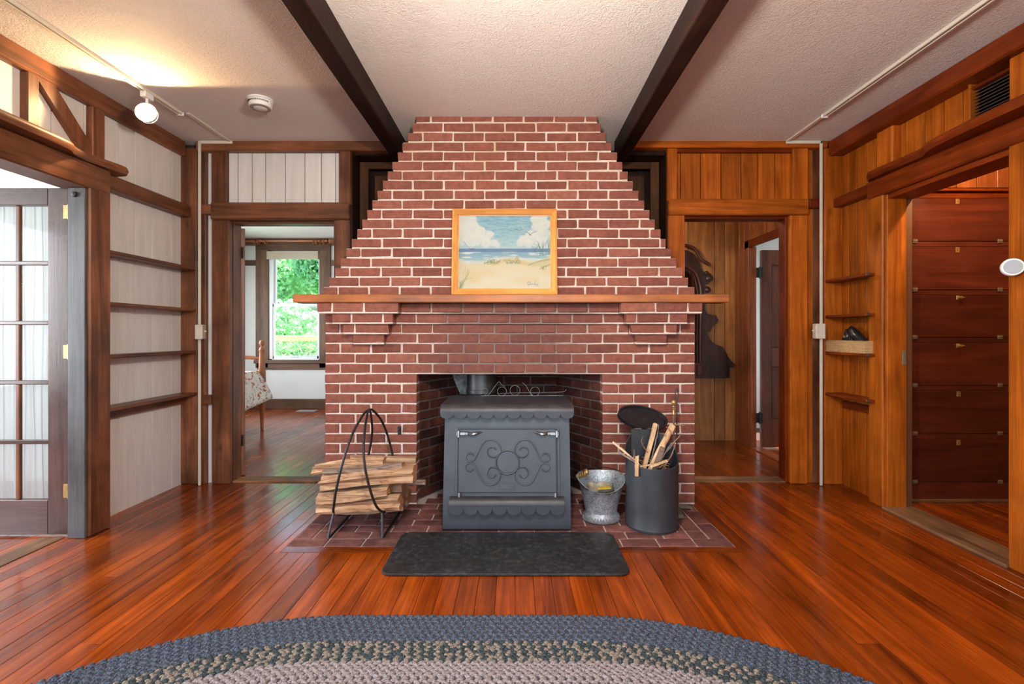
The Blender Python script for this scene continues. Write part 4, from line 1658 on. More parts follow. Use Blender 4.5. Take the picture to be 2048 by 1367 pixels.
# ------------------------------------------------------------------ kindling bin
KX, KY, KR = PX(1303, 2.91), 2.91, .1555
kb = thing('kindling_bin', (KX, KY, .004), 'tall black cylindrical bin with slanted opening, full of kindling', 'bin')


def zt(a):
    s = math.sin(a)
    return .428 + .0925 * s + .0395 * s * s


n = 56
vs = []
rings = [(KR - .004, .004), (KR, .007), (KR, .014), (KR + .0015, .018), (KR, .022)]
for r, z in rings:
    vs += [(KX + r * math.cos(2 * math.pi * k / n), KY + r * math.sin(2 * math.pi * k / n), z) for k in range(n)]
for q in range(1, 5):
    for k in range(n):
        a = 2 * math.pi * k / n
        vs.append((KX + KR * math.cos(a), KY + KR * math.sin(a), .022 + (zt(a) - .022) * q / 4))
for r, dz in ((KR + .002, .002), (KR - .001, .006), (KR - .005, .002)):
    for k in range(n):
        a = 2 * math.pi * k / n
        vs.append((KX + r * math.cos(a), KY + r * math.sin(a), zt(a) + dz))
for k in range(n):
    a = 2 * math.pi * k / n
    vs.append((KX + (KR - .005) * math.cos(a), KY + (KR - .005) * math.sin(a), .20))
nr_ = len(vs) // n
fs = [tuple(range(n - 1, -1, -1)), tuple((nr_ - 1) * n + k for k in range(n))]
for r in range(nr_ - 1):
    for k in range(n):
        fs.append((r * n + k, r * n + (k + 1) % n, (r + 1) * n + (k + 1) % n, (r + 1) * n + k))
MB().add(vs, fs).build('body', M_BIN, kb, True, 40)
# hinge plate standing at the back and the open lid leaning away
boxobj('hinge_plate', M_BIN, kb, KX - .095, KX + .070, KY + .118, KY + .126, .36, .560, .003)
m = MB()
for x in (-.075, .005):
    m.tube([(KX + x, KY + .118, .562), (KX + x + .045, KY + .118, .562)], .006, 8)
m.build('hinge', M_CHROME, kb, True)
m = MB()
LA, LB, tilt, roll = .163, .098, math.radians(38), math.radians(9)
prof_l = [(0, .0), (.55, .004), (.90, .002), (.93, -.012), (1.0, -.014), (1.0, .012), (.96, .016), (.5, .022), (0, .024)]
vs, fs = [], []
nl = 48
for (r, d) in prof_l:
    for k in range(nl):
        a = 2 * math.pi * k / nl
        vs.append((LA * r * math.cos(a), LB * r * math.sin(a) + LB, -d))
for i in range(len(prof_l) - 1):
    for k in range(nl):
        fs.append((i * nl + k, i * nl + (k + 1) % nl, (i + 1) * nl + (k + 1) % nl, (i + 1) * nl + k))
m.add(vs, fs)
Rl = Matrix.Translation((KX - .012, KY + .120, .557)) @ Matrix.Rotation(roll, 4, 'Y') @ Matrix.Rotation(tilt, 4, 'X')
m.map(lambda x, y, z: Rl @ Vector((x, y, z)))
m.build('lid', M_BINLID, kb, True, 40)

# kindling
def stick(label, p0, p1, w, t, mat, seed, name='kindling_stick', grp='kindling in the black bin'):
    r = random.Random(seed)
    p0, p1 = Vector(p0), Vector(p1)
    d = (p1 - p0).normalized()
    s = d.cross(Vector((0, 1, 0))).normalized()
    u = d.cross(s)
    vs = []
    ns = 5
    for i in range(ns):
        c = p0.lerp(p1, i / (ns - 1))
        for a, b in ((-1, -1), (1, -1), (1, 1), (-1, 1)):
            vs.append(c + s * (a * w / 2 * r.uniform(.8, 1.1)) + u * (b * t / 2 * r.uniform(.8, 1.1)) + d * (r.uniform(-.006, .006) if i in (0, ns - 1) else 0))
    fs = [(3, 2, 1, 0), tuple((ns - 1) * 4 + k for k in range(4))]
    for i in range(ns - 1):
        for k in range(4):
            fs.append((i * 4 + k, i * 4 + (k + 1) % 4, (i + 1) * 4 + (k + 1) % 4, (i + 1) * 4 + k))
    o = MB().add(vs, fs).build(name, mat)
    return tag(o, label, 'kindling', grp)


def twig(label, pts, r0, mat, seed, grp='kindling in the black bin'):
    r = random.Random(seed)
    P = spline(pts, 5)
    n_ = len(P)
    P = [(x + r.uniform(-.002, .002), y + r.uniform(-.002, .002), z + r.uniform(-.002, .002)) for x, y, z in P]
    m = MB().tube(P, [r0 * (1 - .55 * i / (n_ - 1)) for i in range(n_)], 6)
    o = m.build('twig', mat, None, True)
    return tag(o, label, 'twig', grp)


def kp(px, py, dy=0.0):
    Y = KY + dy
    return (PX(px, Y), Y, PZ(py, Y))


stick('widest pale kindling split, leaning right in the black bin', kp(1296, 950, -.05), kp(1345, 850, .05), .030, .030, M_KINDLE, 1)
stick('long pale kindling split left of the widest one', kp(1284, 950, .0), kp(1311, 848, .09), .024, .022, M_KINDLE, 2)
stick('bark-backed stick under the widest kindling split', kp(1305, 950, -.07), kp(1325, 893, -.05), .024, .022, M_BARK, 3)
stick('thin pale stick poking out left over the bin rim', kp(1276, 925, -.06), kp(1226, 884, -.02), .010, .008, M_KINDLE, 4)
stick('second thin stick beside the one poking out left', kp(1280, 930, -.05), kp(1241, 895, .0), .012, .008, M_KINDLE, 5)
stick('grey-brown stick lying low across the left rim', kp(1275, 927, -.07), kp(1238, 903, -.03), .011, .009, M_TWIG, 6)
stick('short upright block of kindling at the front left rim', kp(1273, 950, -.125), kp(1274, 911, -.105), .020, .016, M_KINDLE, 7)
stick('flat pale chip lying along the front rim', kp(1303, 932, -.12), kp(1334, 921, -.09), .012, .010, M_KINDLE, 8)
stick('thin chip at the middle of the front rim', kp(1281, 932, -.11), kp(1312, 927, -.10), .008, .006, M_KINDLE, 9)
tw_specs = [
    ('grey twig with a knobbly tip pointing right past the bin', [(1310, 935, 0), (1335, 900, 0), (1352, 880, .02), (1361, 870, .03)], .0055, M_TWIG),
    ('grey twig standing between the two pale splits', [(1300, 930, 0), (1312, 880, .06), (1318, 848, .08)], .0045, M_TWIG),
    ('forked-looking brown twig beside the pale split', [(1303, 930, .02), (1310, 890, .06), (1309, 858, .09)], .004, M_TWIG),
    ('red-brown twig curling over the widest split', [(1330, 890, -.02), (1342, 868, .0), (1338, 858, .02), (1333, 853, .03)], .0045, M_TWIG2),
    ('curved red-brown twig on the right side of the bin', [(1325, 940, -.03), (1345, 905, .0), (1348, 880, .03)], .004, M_TWIG2),
    ('thin grey twig along the right inner rim', [(1322, 942, -.06), (1340, 915, -.03), (1350, 890, 0)], .0045, M_TWIG),
    ('long grey twig slanting to the right rim', [(1312, 940, -.06), (1330, 905, -.02), (1343, 885, .01)], .005, M_TWIG),
    ('slender twig curling up at the middle left of the bin', [(1296, 905, .02), (1286, 890, .03), (1283, 880, .04), (1286, 872, .05)], .0028, M_TWIG2),
    ('fine twig lying low at the right front rim', [(1318, 935, -.10), (1336, 920, -.07), (1347, 905, -.04)], .0035, M_TWIG2),
    ('grey twig lying low at the left front rim', [(1280, 932, -.09), (1262, 915, -.06), (1250, 905, -.03)], .0038, M_TWIG),
    ('short twig stub left of the hinge plate', [(1266, 925, .03), (1268, 910, .05), (1268, 898, .06)], .005, M_TWIG),
    ('brown twig leaning on the right pale split', [(1322, 920, -.03), (1330, 890, .0), (1331, 868, .02)], .0045, M_BARK),
]
for i, (lab, pts, r0, mt) in enumerate(tw_specs):
    twig(lab, [kp(*p) for p in pts], r0, mt, 20 + i)
m = MB()
rk = random.Random(4)
for k in range(170):
    a, rr_ = rk.uniform(0, 6.28), math.sqrt(rk.random()) * .140
    x, y = KX + rr_ * math.cos(a), KY + rr_ * math.sin(a)
    z = zt(math.atan2(y - KY, x - KX)) * .35 + .375 * .65 - .058 + rk.uniform(-.02, .012)
    d = Vector((rk.uniform(-1, 1), rk.uniform(-.6, .6), rk.uniform(-.2, .5))).normalized() * rk.uniform(.02, .045)
    m.tube([(x - d.x * .5, y - d.y * .5, z - d.z * .5), (x + d.x * .5, y + d.y * .5, z + d.z * .5)], rk.uniform(.0015, .0035), 4, mi=rk.randrange(3))
for i, v in enumerate(m.v):     # keep the chips inside the bin
    dx, dy = v[0] - KX, v[1] - KY
    q = math.hypot(dx, dy)
    if q > KR - .01:
        f = (KR - .01) / q
        m.v[i] = (KX + dx * f, KY + dy * f, v[2])
tag(m.build('wood_chips', [M_KINDLE, M_TWIG, M_TWIG2]), 'small twig bits and chips filling the black bin', 'kindling', kind='stuff')

# ------------------------------------------------------------------ fireplace tools
TX, TY = PX(1353, 3.12), 3.12
ts = thing('fire_tool_stand', (TX, TY, .004), 'brass-topped fireplace tool stand behind the black bin', 'tool stand')
m = MB()
for a in (20, 140, 265):
    r = math.radians(a)
    d = Vector((math.cos(r), math.sin(r), 0))
    c = Vector((TX, TY, 0))
    s = Vector((-d.y, d.x, 0)) * .016
    L = .115
    P = [(0, .030, .046), (.4, .024, .044), (.8, .018, .034), (1.0, .004, .026)]
    vs = []
    for t_, zb, ztp in P:
        q = c + d * (L * t_)
        w_ = 1 if t_ < .9 else 1.25
        vs += [q - s * w_ + Vector((0, 0, zb)), q + s * w_ + Vector((0, 0, zb)), q + s * w_ * .7 + Vector((0, 0, ztp)), q - s * w_ * .7 + Vector((0, 0, ztp))]
    fs = [(0, 3, 2, 1), (12, 13, 14, 15)]
    for i in range(3):
        for k in range(4):
            fs.append((i * 4 + k, i * 4 + (k + 1) % 4, (i + 1) * 4 + (k + 1) % 4, (i + 1) * 4 + k))
    m.add(vs, fs)
m.lathe([(.03, .026), (.034, .040), (.02, .052), (.010, .07)], (TX, TY, 0), 16)
m.build('tripod_foot', M_BRONZE, ts, True)
xf = PX(1346, TY)
zf = PZ(806, TY)
MB().tube([(TX - .018, TY, .05), (TX - .018, TY, zf - .03)], .0055, 8).build('rod', M_BRONZE, ts, True)
m = MB().lathe([(.010, -.085), (.013, -.075), (.008, -.065), (.008, -.045), (.012, -.040), (.008, -.034), (.011, -.026), (.008, -.020), (.012, -.013), (.0165, -.002), (.0165, .004), (.012, .013), (0, .0175)], (TX - .018, TY, zf + .004), 16)
m.build('finial', M_BRASS, ts, True)
m = MB().tube(spline([(TX - .018, TY, zf - .14), (TX + .02, TY - .015, zf - .14), (TX + .035, TY - .03, zf - .138), (TX + .04, TY - .035, zf - .128)], 5), .004, 6)
m.build('hook_arm', M_BRASS, ts, True)
m = MB()
px_, py_ = PX(1353.5, 3.17), 3.17
m.tube([(px_, py_, .012), (px_, py_, PZ(798, py_))], .0038, 7)
top = PZ(798, py_)
m.tube([(px_ + .010 * math.sin(a), py_, top + .035 - .035 * math.cos(a)) for a in [2 * math.pi * k / 20 for k in range(20)]], .0035, 6, True)
m.tube(spline([(px_, py_, .05), (px_ + .012, py_ - .01, .03), (px_ + .03, py_ - .02, .022)], 5), .0035, 6)
tag(m.build('fire_poker', flat('grey_iron_poker', (.07, .065, .06), .5, .6), None, True), 'thin iron fire poker with a loop handle against the brick', 'poker')

# ------------------------------------------------------------------ shelves
for z, lab in ((1.673, 'topmost'), (1.357, 'second'), (1.035, 'third')):
    o = MB().box(-2.580, -2.458, 2.880, 3.689, z - .022, z, .005).build('wall_shelf', dark_wood('Y'))
    tag(o, {'topmost': 'topmost of the four brown shelves on the white boards', 'second': 'second brown shelf from the top on the white boards', 'third': 'third brown shelf from the top on the white boards'}[lab], 'shelf', 'brown shelves on the left wall')
o = MB().box(-2.580, -2.452, 2.880, 3.689, .690, .712, .005).build('wall_shelf', dark_wood('Y'))
tag(o, 'lowest brown shelf on the white boards, resting on a rail', 'shelf', 'brown shelves on the left wall')
for k, (py, lab) in enumerate(((546, 'topmost red-brown corner shelf on the pine wall'), (626, 'second red-brown corner shelf on the pine wall'), (707, 'red-brown corner shelf carrying the woven basket'), (799, 'lowest red-brown corner shelf on the pine wall'))):
    z = PZ(py, 3.27)
    sh = thing('corner_shelf', (2.46, 3.47, z), lab, 'shelf', 'shelves on the pine wall')
    boxobj('board', rwy, sh, 2.392, 2.529, 3.255, 3.689, z - .020, z, .004)
    m = MB().lathe([(0, -.006), (.011, -.004), (.012, 0)], (2.404, 3.255, z - .008), 10, 'Y')
    m.build('end_cap', M_CHROME, sh, True)


def live_edge(name, label, edge, xin, z0, z1, mat, sgn):
    """plank whose room-side edge follows the natural curve of the trunk; edge = [(y, x)]"""
    e = spline(edge, 6)
    m = MB()
    top = [(x - sgn * 0.0, y) for y, x in e]
    n = len(e)
    dz = z1 - z0
    secs = [(xin, None, z0), ('e', -.012, z0), ('e', 0, z0 + dz * .45), ('e', -.008, z1 - .004), ('e', -.018, z1), (xin, None, z1)]
    vs = []
    for (y, x) in e:
        for s_, off, z in secs:
            xx = xin if off is None else x + sgn * off * -1
            vs.append((xx, y, z))
    k_ = len(secs)
    fs = [tuple(range(k_)), tuple((n - 1) * k_ + q for q in range(k_ - 1, -1, -1))]
    for i in range(n - 1):
        for q in range(k_):
            fs.append((i * k_ + q, i * k_ + (q + 1) % k_, (i + 1) * k_ + (q + 1) % k_, (i + 1) * k_ + q))
    o = m.add(vs, fs).build(name, mat, None, True, 50)
    return tag(o, label, 'shelf')


live_edge('live_edge_shelf', 'brown live-edge plank shelf above the glazed doorway', [(.8, -2.32), (1.3, -2.335), (1.8, -2.325), (2.15, -2.335), (2.40, -2.345), (2.55, -2.362), (2.61, -2.395), (2.66, -2.41), (2.74, -2.415), (2.83, -2.40), (2.92, -2.385), (2.97, -2.40), (2.985, -2.45)], -2.578, 2.144, 2.192, dark_wood('Y'), -1)
live_edge('live_edge_shelf', 'red-brown live-edge plank shelf above the closet doorway', [(1.95, 2.33), (2.2, 2.325), (2.45, 2.33), (2.66, 2.345), (2.76, 2.365), (2.83, 2.40), (2.90, 2.405), (3.02, 2.40), (3.14, 2.395), (3.25, 2.40), (3.30, 2.425), (3.325, 2.47)], 2.528, 2.214, 2.268, rwy, 1)

# ------------------------------------------------------------------ wiring, switches, lamps
def conduit(label, track_x, ytrack_end, wall_x, sgn, floor_z=.0):
    o = thing('cable_conduit', (wall_x, YB - .05, 0), label, 'conduit')
    yw = YB - .066 if sgn < 0 else YB - .068
    MB().box(track_x - .013, track_x + .013, ytrack_end, YB - .061, H - .012, H - .001, .002).build('ceiling_run', M_CREAM, o)
    x0, x1 = sorted((track_x + .013 * sgn * -1, wall_x))
    MB().box(x0, x1 + .010, yw - .010, yw + .004, H - .026, H - .003, .002).build('wall_run', M_CREAM, o)
    MB().box(wall_x - .010, wall_x + .010, yw - .010, yw + .004, .002, H - .004, .003).build('drop', M_CREAM, o)
    return o


conduit('cream cable conduit dropping down the left corner of the back wall', PX(458, 3.66), 3.20, PX(400, 3.67), -1)
conduit('cream cable conduit dropping down the right corner of the back wall', 2.09, 3.24, PX(1641, 3.67), 1)


def track(label, x, y1):
    o = thing('lighting_track', (x, 1.0, H), label, 'light track')
    MB().box(x - .018, x - .006, YR + .3, y1, H - .020, H - .001, .002).build('rail', M_CREAM, o)
    MB().box(x + .006, x + .018, YR + .3, y1, H - .020, H - .001, .002).build('rail', M_CREAM, o)
    MB().box(x - .006, x + .006, YR + .3, y1, H - .008, H - .001).build('channel', M_GREYPL, o)
    MB().box(x - .022, x + .022, y1, y1 + .012, H - .026, H - .001, .003).build('end_cap', M_PLASTIC, o)
    return o


track('cream ceiling light track carrying the lit lamp head', -2.237, 3.19)
track('cream ceiling light track without a lamp, over the pine wall side', 2.09, 3.22)


def switch(label, x0, x1, y, z0, z1, face):
    o = thing('light_switch', ((x0 + x1) / 2, y, z0), label, 'light switch')
    boxobj('box', M_CREAM, o, x0, x1, y - .045, y, z0, z1, .004)
    zc = (z0 + z1) / 2
    if face > 0:
        boxobj('cover_plate', flat('switch_cover', (.45, .38, .28), .45), o, x1 - .002, x1 + .006, y - .042, y - .002, z0 + .004, z1 - .004, .002)
        MB().box(x1 + .006, x1 + .020, y - .026, y - .018, zc - .002, zc + .012, .002).build('toggle', M_CREAM, o)
    else:
        boxobj('cover_plate', flat('switch_cover', (.60, .58, .50), .45), o, x0 - .006, x0 + .002, y - .042, y - .002, z0 + .004, z1 - .004, .002)
        MB().box(x0 - .020, x0 - .006, y - .026, y - .018, zc - .002, zc + .012, .002).build('toggle', M_CREAM, o)
    return o


ysw = 3.666
switch('cream surface-mounted light switch on the left corner conduit', PX(397, ysw), PX(411, ysw), ysw, PZ(678, ysw), PZ(649, ysw), 1)
switch('cream surface-mounted light switch on the right corner conduit', PX(1626, ysw), PX(1644, ysw), ysw, PZ(677, ysw), PZ(647, ysw), -1)

# track lamp
LX, LY = -2.237, 2.905
tl = thing('track_lamp', (LX, LY, H), 'lit white spotlight head hanging from the left ceiling track', 'lamp')
boxobj('adapter', M_PLASTIC, tl, LX - .018, LX + .018, LY - .035, LY + .035, H - .055, H - .018, .004)
MB().tube([(LX, LY, H - .05), (LX, LY, 2.535)], .008, 10).build('stem', M_PLASTIC, tl, True)
aim = Vector((.32, -1, .02)).normalized()
Rt = Matrix.Translation((LX + .01, LY - .01, 2.495)) @ aim.to_track_quat('Z', 'X').to_matrix().to_4x4()
m = MB().lathe([(.018, -.075), (.030, -.070), (.036, -.045), (.052, -.015), (.058, .020), (.0555, .020), (.050, -.012), (.034, -.040)], (0, 0, 0), 28)
m.map(lambda x, y, z: Rt @ Vector((x, y, z)))
m.build('lamp_head', M_PLASTIC, tl, True)
t = NT('glowing_lamp_lens')
t.set(t.b.inputs['Base Color'], (1, .9, .7, 1))
t.set(t.b.inputs['Emission Color'], (1, .80, .50, 1))
t.set(t.b.inputs['Emission Strength'], 28.0)
m = MB().lathe([(0, .012), (.025, .010), (.045, .002), (.0535, -.008)], (0, 0, 0), 28)
m.map(lambda x, y, z: Rt @ Vector((x, y, z)))
m.build('lamp_lens', t.mat, tl, True)
sd = bpy.data.lights.new('track_lamp_beam', 'SPOT')
sd.energy = 26
sd.color = (1.0, .66, .32)
sd.spot_size = math.radians(150)
sd.spot_blend = .12
sd.shadow_soft_size = .03
so = bpy.data.objects.new('track_lamp_beam', sd)
COL.objects.link(so)
so.location = Rt @ Vector((0, 0, .03))
so.rotation_euler = aim.to_track_quat('-Z', 'Y').to_euler()

# bulb lamp inside the closet passage, out of sight behind the near doorpost
CBX, CBY, CBZ = 2.96, 2.80, 2.47
cl = thing('closet_bulb_lamp', (CBX, CBY, H), 'bare bulb lamp on the closet passage ceiling', 'lamp')
MB().lathe([(.045, -.001), (.045, -.015), (.018, -.03), (.016, -.10), (.022, -.115)], (CBX, CBY, H), 18).build('holder', M_PLASTIC, cl, True)
t = NT('warm_bulb_glass')
t.set(t.b.inputs['Emission Color'], (1, .72, .38, 1)); t.set(t.b.inputs['Emission Strength'], 14.0)
MB().lathe([(0, -.034), (.02, -.028), (.031, -.008), (.028, .012), (.014, .04), (.013, .05)], (CBX, CBY, CBZ), 16).build('bulb', t.mat, cl, True)
pd = bpy.data.lights.new('closet_bulb_light', 'POINT'); pd.energy = 42; pd.specular_factor = .12; pd.color = (1, .70, .36); pd.shadow_soft_size = .035
po_ = bpy.data.objects.new('closet_bulb_light', pd); COL.objects.link(po_); po_.location = (CBX - .04, CBY, CBZ - .02)
# added pendant lamp, out of view, giving overhead light and shadows
fl = thing('added_pendant_lamp', (0, 1.1, H), 'added frosted glass pendant lamp, unseen above the viewpoint', 'lamp')
MB().lathe([(.055, -.02), (.06, -.001)], (0, 1.1, H), 24).build('ceiling_rose', M_PLASTIC, fl, True)
MB().tube([(0, 1.1, H - .02), (0, 1.1, 2.34)], .004, 8).build('cord', M_PLASTIC, fl, True)
t = NT('added_pendant_glass')
t.set(t.b.inputs['Emission Color'], (1, .88, .72, 1)); t.set(t.b.inputs['Emission Strength'], 6.0)
MB().lathe([(.05, -.10), (.085, -.06), (.09, -.02), (.06, .04), (.025, .07), (.02, .10)], (0, 1.1, 2.25), 28).build('shade', t.mat, fl, True)
ad_ = bpy.data.lights.new('added_pendant_fill', 'POINT'); ad_.shadow_soft_size = .10; ad_.energy = 105; ad_.color = (1, .90, .76)
ao_ = bpy.data.objects.new('added_pendant_fill', ad_); COL.objects.link(ao_); ao_.location = (0, 1.1, 2.05)
# added ceiling globe, unseen behind the chimney, to brighten the back hall
hg = thing('added_hall_globe', (1.0, 4.5, H), 'added white glass globe light, unseen on the back hall ceiling', 'lamp')
MB().lathe([(.0, -.03), (.06, -.025), (.07, -.001)], (1.0, 4.5, H), 20).build('holder', M_PLASTIC, hg, True)
t = NT('added_globe_glass')
t.set(t.b.inputs['Emission Color'], (1, .85, .62, 1)); t.set(t.b.inputs['Emission Strength'], 4.0)
MB().lathe([(0, -.17), (.05, -.16), (.075, -.11), (.07, -.06), (.045, -.03)], (1.0, 4.5, H), 20).build('globe', t.mat, hg, True)
pd = bpy.data.lights.new('added_hall_fill', 'POINT'); pd.energy = 22; pd.color = (1, .84, .62); pd.shadow_soft_size = .08
po_ = bpy.data.objects.new('added_hall_fill', pd); COL.objects.link(po_); po_.location = (1.0, 4.5, H - .25)

# smoke alarm and motion sensor
DX, DY = PX(521, 3.03), 3.03
sa = thing('smoke_alarm', (DX, DY, H), 'round white smoke alarm on the ceiling', 'smoke alarm')
MB().lathe([(.070, -.012), (.076, -.009), (.077, -.001)], (DX, DY, H), 36).build('mount_ring', M_PLASTIC, sa, True)
m = MB().lathe([(0, -.0545), (.045, -.0545), (.062, -.050), (.068, -.040), (.069, -.012)], (DX, DY, H), 36)
m.build('housing', M_PLASTIC, sa, True)
MB().lathe([(.040, -.0555), (.060, -.0535), (.060, -.050)], (DX, DY, H), 36).build('grey_band', M_GREYPL, sa, True)
MB().lathe([(0, -.0585), (.036, -.0575), (.042, -.054)], (DX, DY, H), 30).build('face_disc', M_PLASTIC, sa, True)
m = MB()
for k in range(26):
    a = math.radians(200 + k * 5.4)
    x, y = DX + .0695 * math.cos(a), DY + .0695 * math.sin(a)
    m.box(x - .0012, x + .0012, y - .0012, y + .0012, H - .030, H - .020)
m.build('vent_slots', M_BLACK, sa)
sz = PZ(534, 2.33)
ms = thing('motion_sensor', (2.452, 2.33, sz), 'round white plastic sensor on the near right doorpost', 'sensor')
Rs = Matrix.Translation((2.425, 2.33, sz)) @ Vector((-.62, -.78, .02)).to_track_quat('Z', 'X').to_matrix().to_4x4()
def sens(x, y, z): return Rs @ Vector((x, y, z))
MB().lathe([(.040, -.016), (.043, -.012), (.043, .008), (.040, .014), (0, .015)], (0, 0, 0), 36).map(sens).build('body', M_PLASTIC, ms, True)
MB().lathe([(.034, .0145), (.033, .018), (0, .0185)], (0, 0, 0), 36).map(sens).build('face', flat('pale_grey_plastic', (.33, .35, .38), .4, var=.02), ms, True)
MB().lathe([(.018, 0), (.016, -.012), (0, -.014)], (2.452, 2.33, sz), 16, 'X').build('mount', M_PLASTIC, ms, True)

# ------------------------------------------------------------------ basket
bz0 = PZ(707, 3.27) + .001
bt = NT('woven_splint')
p = bt.pos()
br_ = bt.n('TexBrick', {'Vector': bt.n('Mapping', {'Vector': bt.n('CombineXYZ', {0: bt.n('Math', {0: bt.n('SeparateXYZ', {0: bt.wpos}).outputs[0], 1: bt.n('SeparateXYZ', {0: bt.wpos}).outputs[1]}, operation='ADD').outputs[0], 1: bt.n('SeparateXYZ', {0: bt.wpos}).outputs[2]}).outputs[0]}).outputs[0], 'Color1': (.62, .42, .20, 1), 'Color2': (.50, .30, .13, 1), 'Mortar': (.22, .11, .04, 1), 'Scale': 1.0, 'Mortar Size': .0012, 'Brick Width': .018, 'Row Height': .0085})
bt.bump(br_.outputs['Fac'], -.6, .003)
m_basket = bt.fin(br_.outputs['Color'], .7)
bs = thing('woven_basket', (2.46, 3.47, bz0), 'small woven splint basket on the third pine wall shelf', 'basket')
m = MB()
b0 = [(2.396, 3.275), (2.396, 3.685), (2.524, 3.685), (2.524, 3.275)]
hB = .082
inn = [(2.401, 3.280), (2.401, 3.680), (2.519, 3.680), (2.519, 3.280)]
vs = [(x, y, bz0) for x, y in b0] + [(x, y, bz0 + hB) for x, y in b0] + [(x, y, bz0 + hB) for x, y in inn] + [(x, y, bz0 + .006) for x, y in inn]
fs = [(3, 2, 1, 0), (12, 13, 14, 15)]
for r in range(3):
    for k in range(4):
        fs.append((r * 4 + k, r * 4 + (k + 1) % 4, (r + 1) * 4 + (k + 1) % 4, (r + 1) * 4 + k))
m.add(vs, fs).build('woven_wall', m_basket, bs)
MB().tube([(x, y, bz0 + hB) for x, y in [(2.398, 3.278), (2.398, 3.682), (2.522, 3.682), (2.522, 3.278)]], .005, 6, True).build('rim', m_basket, bs, True)
rb = random.Random(9)
mbk = flat('shiny_black_cloth', (.012, .011, .014), .28, 0, .3, var=.3, nscale=40)
bdl = MB()
def crump(p0, p1, r, seed):
    r_ = random.Random(seed)
    P = [Vector(p0).lerp(Vector(p1), i / 9) for i in range(10)]
    base = len(bdl.v)
    bdl.tube(P, [r * (.55 + .5 * math.sin(math.pi * (.15 + .8 * i / 9))) * r_.uniform(.85, 1.12) for i in range(10)], 10)
    for i in range(base, len(bdl.v)):
        x, y, z = bdl.v[i]
        bdl.v[i] = (x + r_.uniform(-.004, .004), y + r_.uniform(-.005, .005), z + r_.uniform(-.005, .005))
crump((2.45, 3.36, bz0 + .075), (2.455, 3.50, bz0 + .175), .034, 1)
crump((2.44, 3.42, bz0 + .05), (2.45, 3.53, bz0 + .155), .030, 2)
crump((2.46, 3.48, bz0 + .06), (2.465, 3.57, bz0 + .120), .032, 3)
tag(bdl.build('black_cloth_bundle', mbk, None, True, 50), 'shiny black bundled cloth poking out of the woven basket', 'cloth')

# ------------------------------------------------------------------ louvred vent over the closet doorway
lv = thing('louvre_vent', (2.5, 2.5, 2.26), 'dark horizontal louvre vent high in the pine wall', 'vent')
ly0, ly1, lz0, lz1 = 2.387, 2.628, 2.254, 2.530
boxobj('backing', M_VOID, lv, 2.545, 2.550, ly0, ly1, lz0, lz1, 0)
boxobj('frame_bar', pwz, lv, 2.49, 2.545, ly1 - .012, ly1, lz0, lz1, .002)
boxobj('frame_bar', rwy, lv, 2.50, 2.545, ly0, ly1, lz1 - .035, lz1 - .018, .002)
sl = MB().box(-.017, .017, ly0 + .001, ly1 - .013, -.0012, .0012).mesh('slat', flat('dull_dark_slat', (.13, .10, .09), .35, .3))
for k in range(13):
    o = bpy.data.objects.new('slat', sl)
    o.location = (2.522, 0, lz0 + .018 + k * .0178)
    o.rotation_euler = (0, math.radians(-28), 0)
    link(o, lv)

# ------------------------------------------------------------------ built-in drop-front cabinet
YC = 3.31
cab = thing('drop_front_cabinet', (3.04, YC + .25, 0), 'tall mahogany cabinet of six stacked drop-front doors in the closet', 'cabinet')
cx0, cx1 = PX(1804, YC) - .01, PX(2014, YC) + .02
cwx = cab_wood('X')
boxobj('body', cab_wood('Z'), cab, cx0, cx1, YC + .022, YC + .50, .0, 2.165, .003)
ys = [(396, 482), (493, 579), (590, 674), (686, 770), (781, 866), (878, 963)]
boxobj('cornice', rwx, cab, cx0, cx1, YC - .02, YC + .03, PZ(384, YC) + .002, PZ(378, YC), .004)
boxobj('rail', rwx, cab, cx0, cx1, YC + .002, YC + .024, PZ(395.4, YC), PZ(384, YC), .002)
boxobj('plinth', cwx, cab, cx0, cx1, YC + .001, YC + .024, .012, PZ(963.6, YC), .002)
boxobj('kick_strip', _worn, cab, cx0, cx1, YC - .012, YC + .022, .0005, .020, .003)
for k in range(5):
    boxobj('rail', cwx, cab, cx0, cx1, YC + .003, YC + .024, PZ(ys[k + 1][0] - .6, YC), PZ(ys[k][1] + .6, YC), .0015)
for k, (a, b) in enumerate(ys):
    za, zb = PZ(a, YC), PZ(b, YC)
    d = boxobj('drop_door', cwx, cab, cx0 + .002, cx1 - .002, YC, YC + .022, zb, za, .0025)
    xk = PX((1915, 1915, 1916, 1916, 1917, 1917)[k], YC)
    if k in (2, 3):
        mm = MB().box(xk - .012, xk + .012, YC - .003, YC + .001, za - .030, za - .002, .001)
        mm.lathe([(.009, 0), (.006, -.012), (.009, -.022), (0, -.024)], (xk + .004, YC - .003, za - .016), 10, 'Y')
        mm.box(xk + .004, xk + .032, YC - .020, YC - .012, za - .020, za - .013, .002)
        mm.build('lock', M_BRASS, d)
    else:
        mm = MB().box(xk - .013, xk + .013, YC - .0025, YC + .001, za - .040, za - .004, .001)
        lk = mm.build('lock_plate', M_BRASS, d)
        MB().lathe([(0, -.0032), (.0035, -.0030), (.0035, -.001)], (xk, YC, za - .024), 10, 'Y').build('keyhole', M_BLACK, d)
    for px in (1830, 2000):
        xh = PX(px, YC)
        MB().box(xh - .017, xh + .017, YC - .003, YC + .001, zb - .012, zb + .014, .001).tube([(xh - .017, YC - .003, zb + .001), (xh + .017, YC - .003, zb + .001)], .003, 6).build('hinge', M_CABHINGE, d)

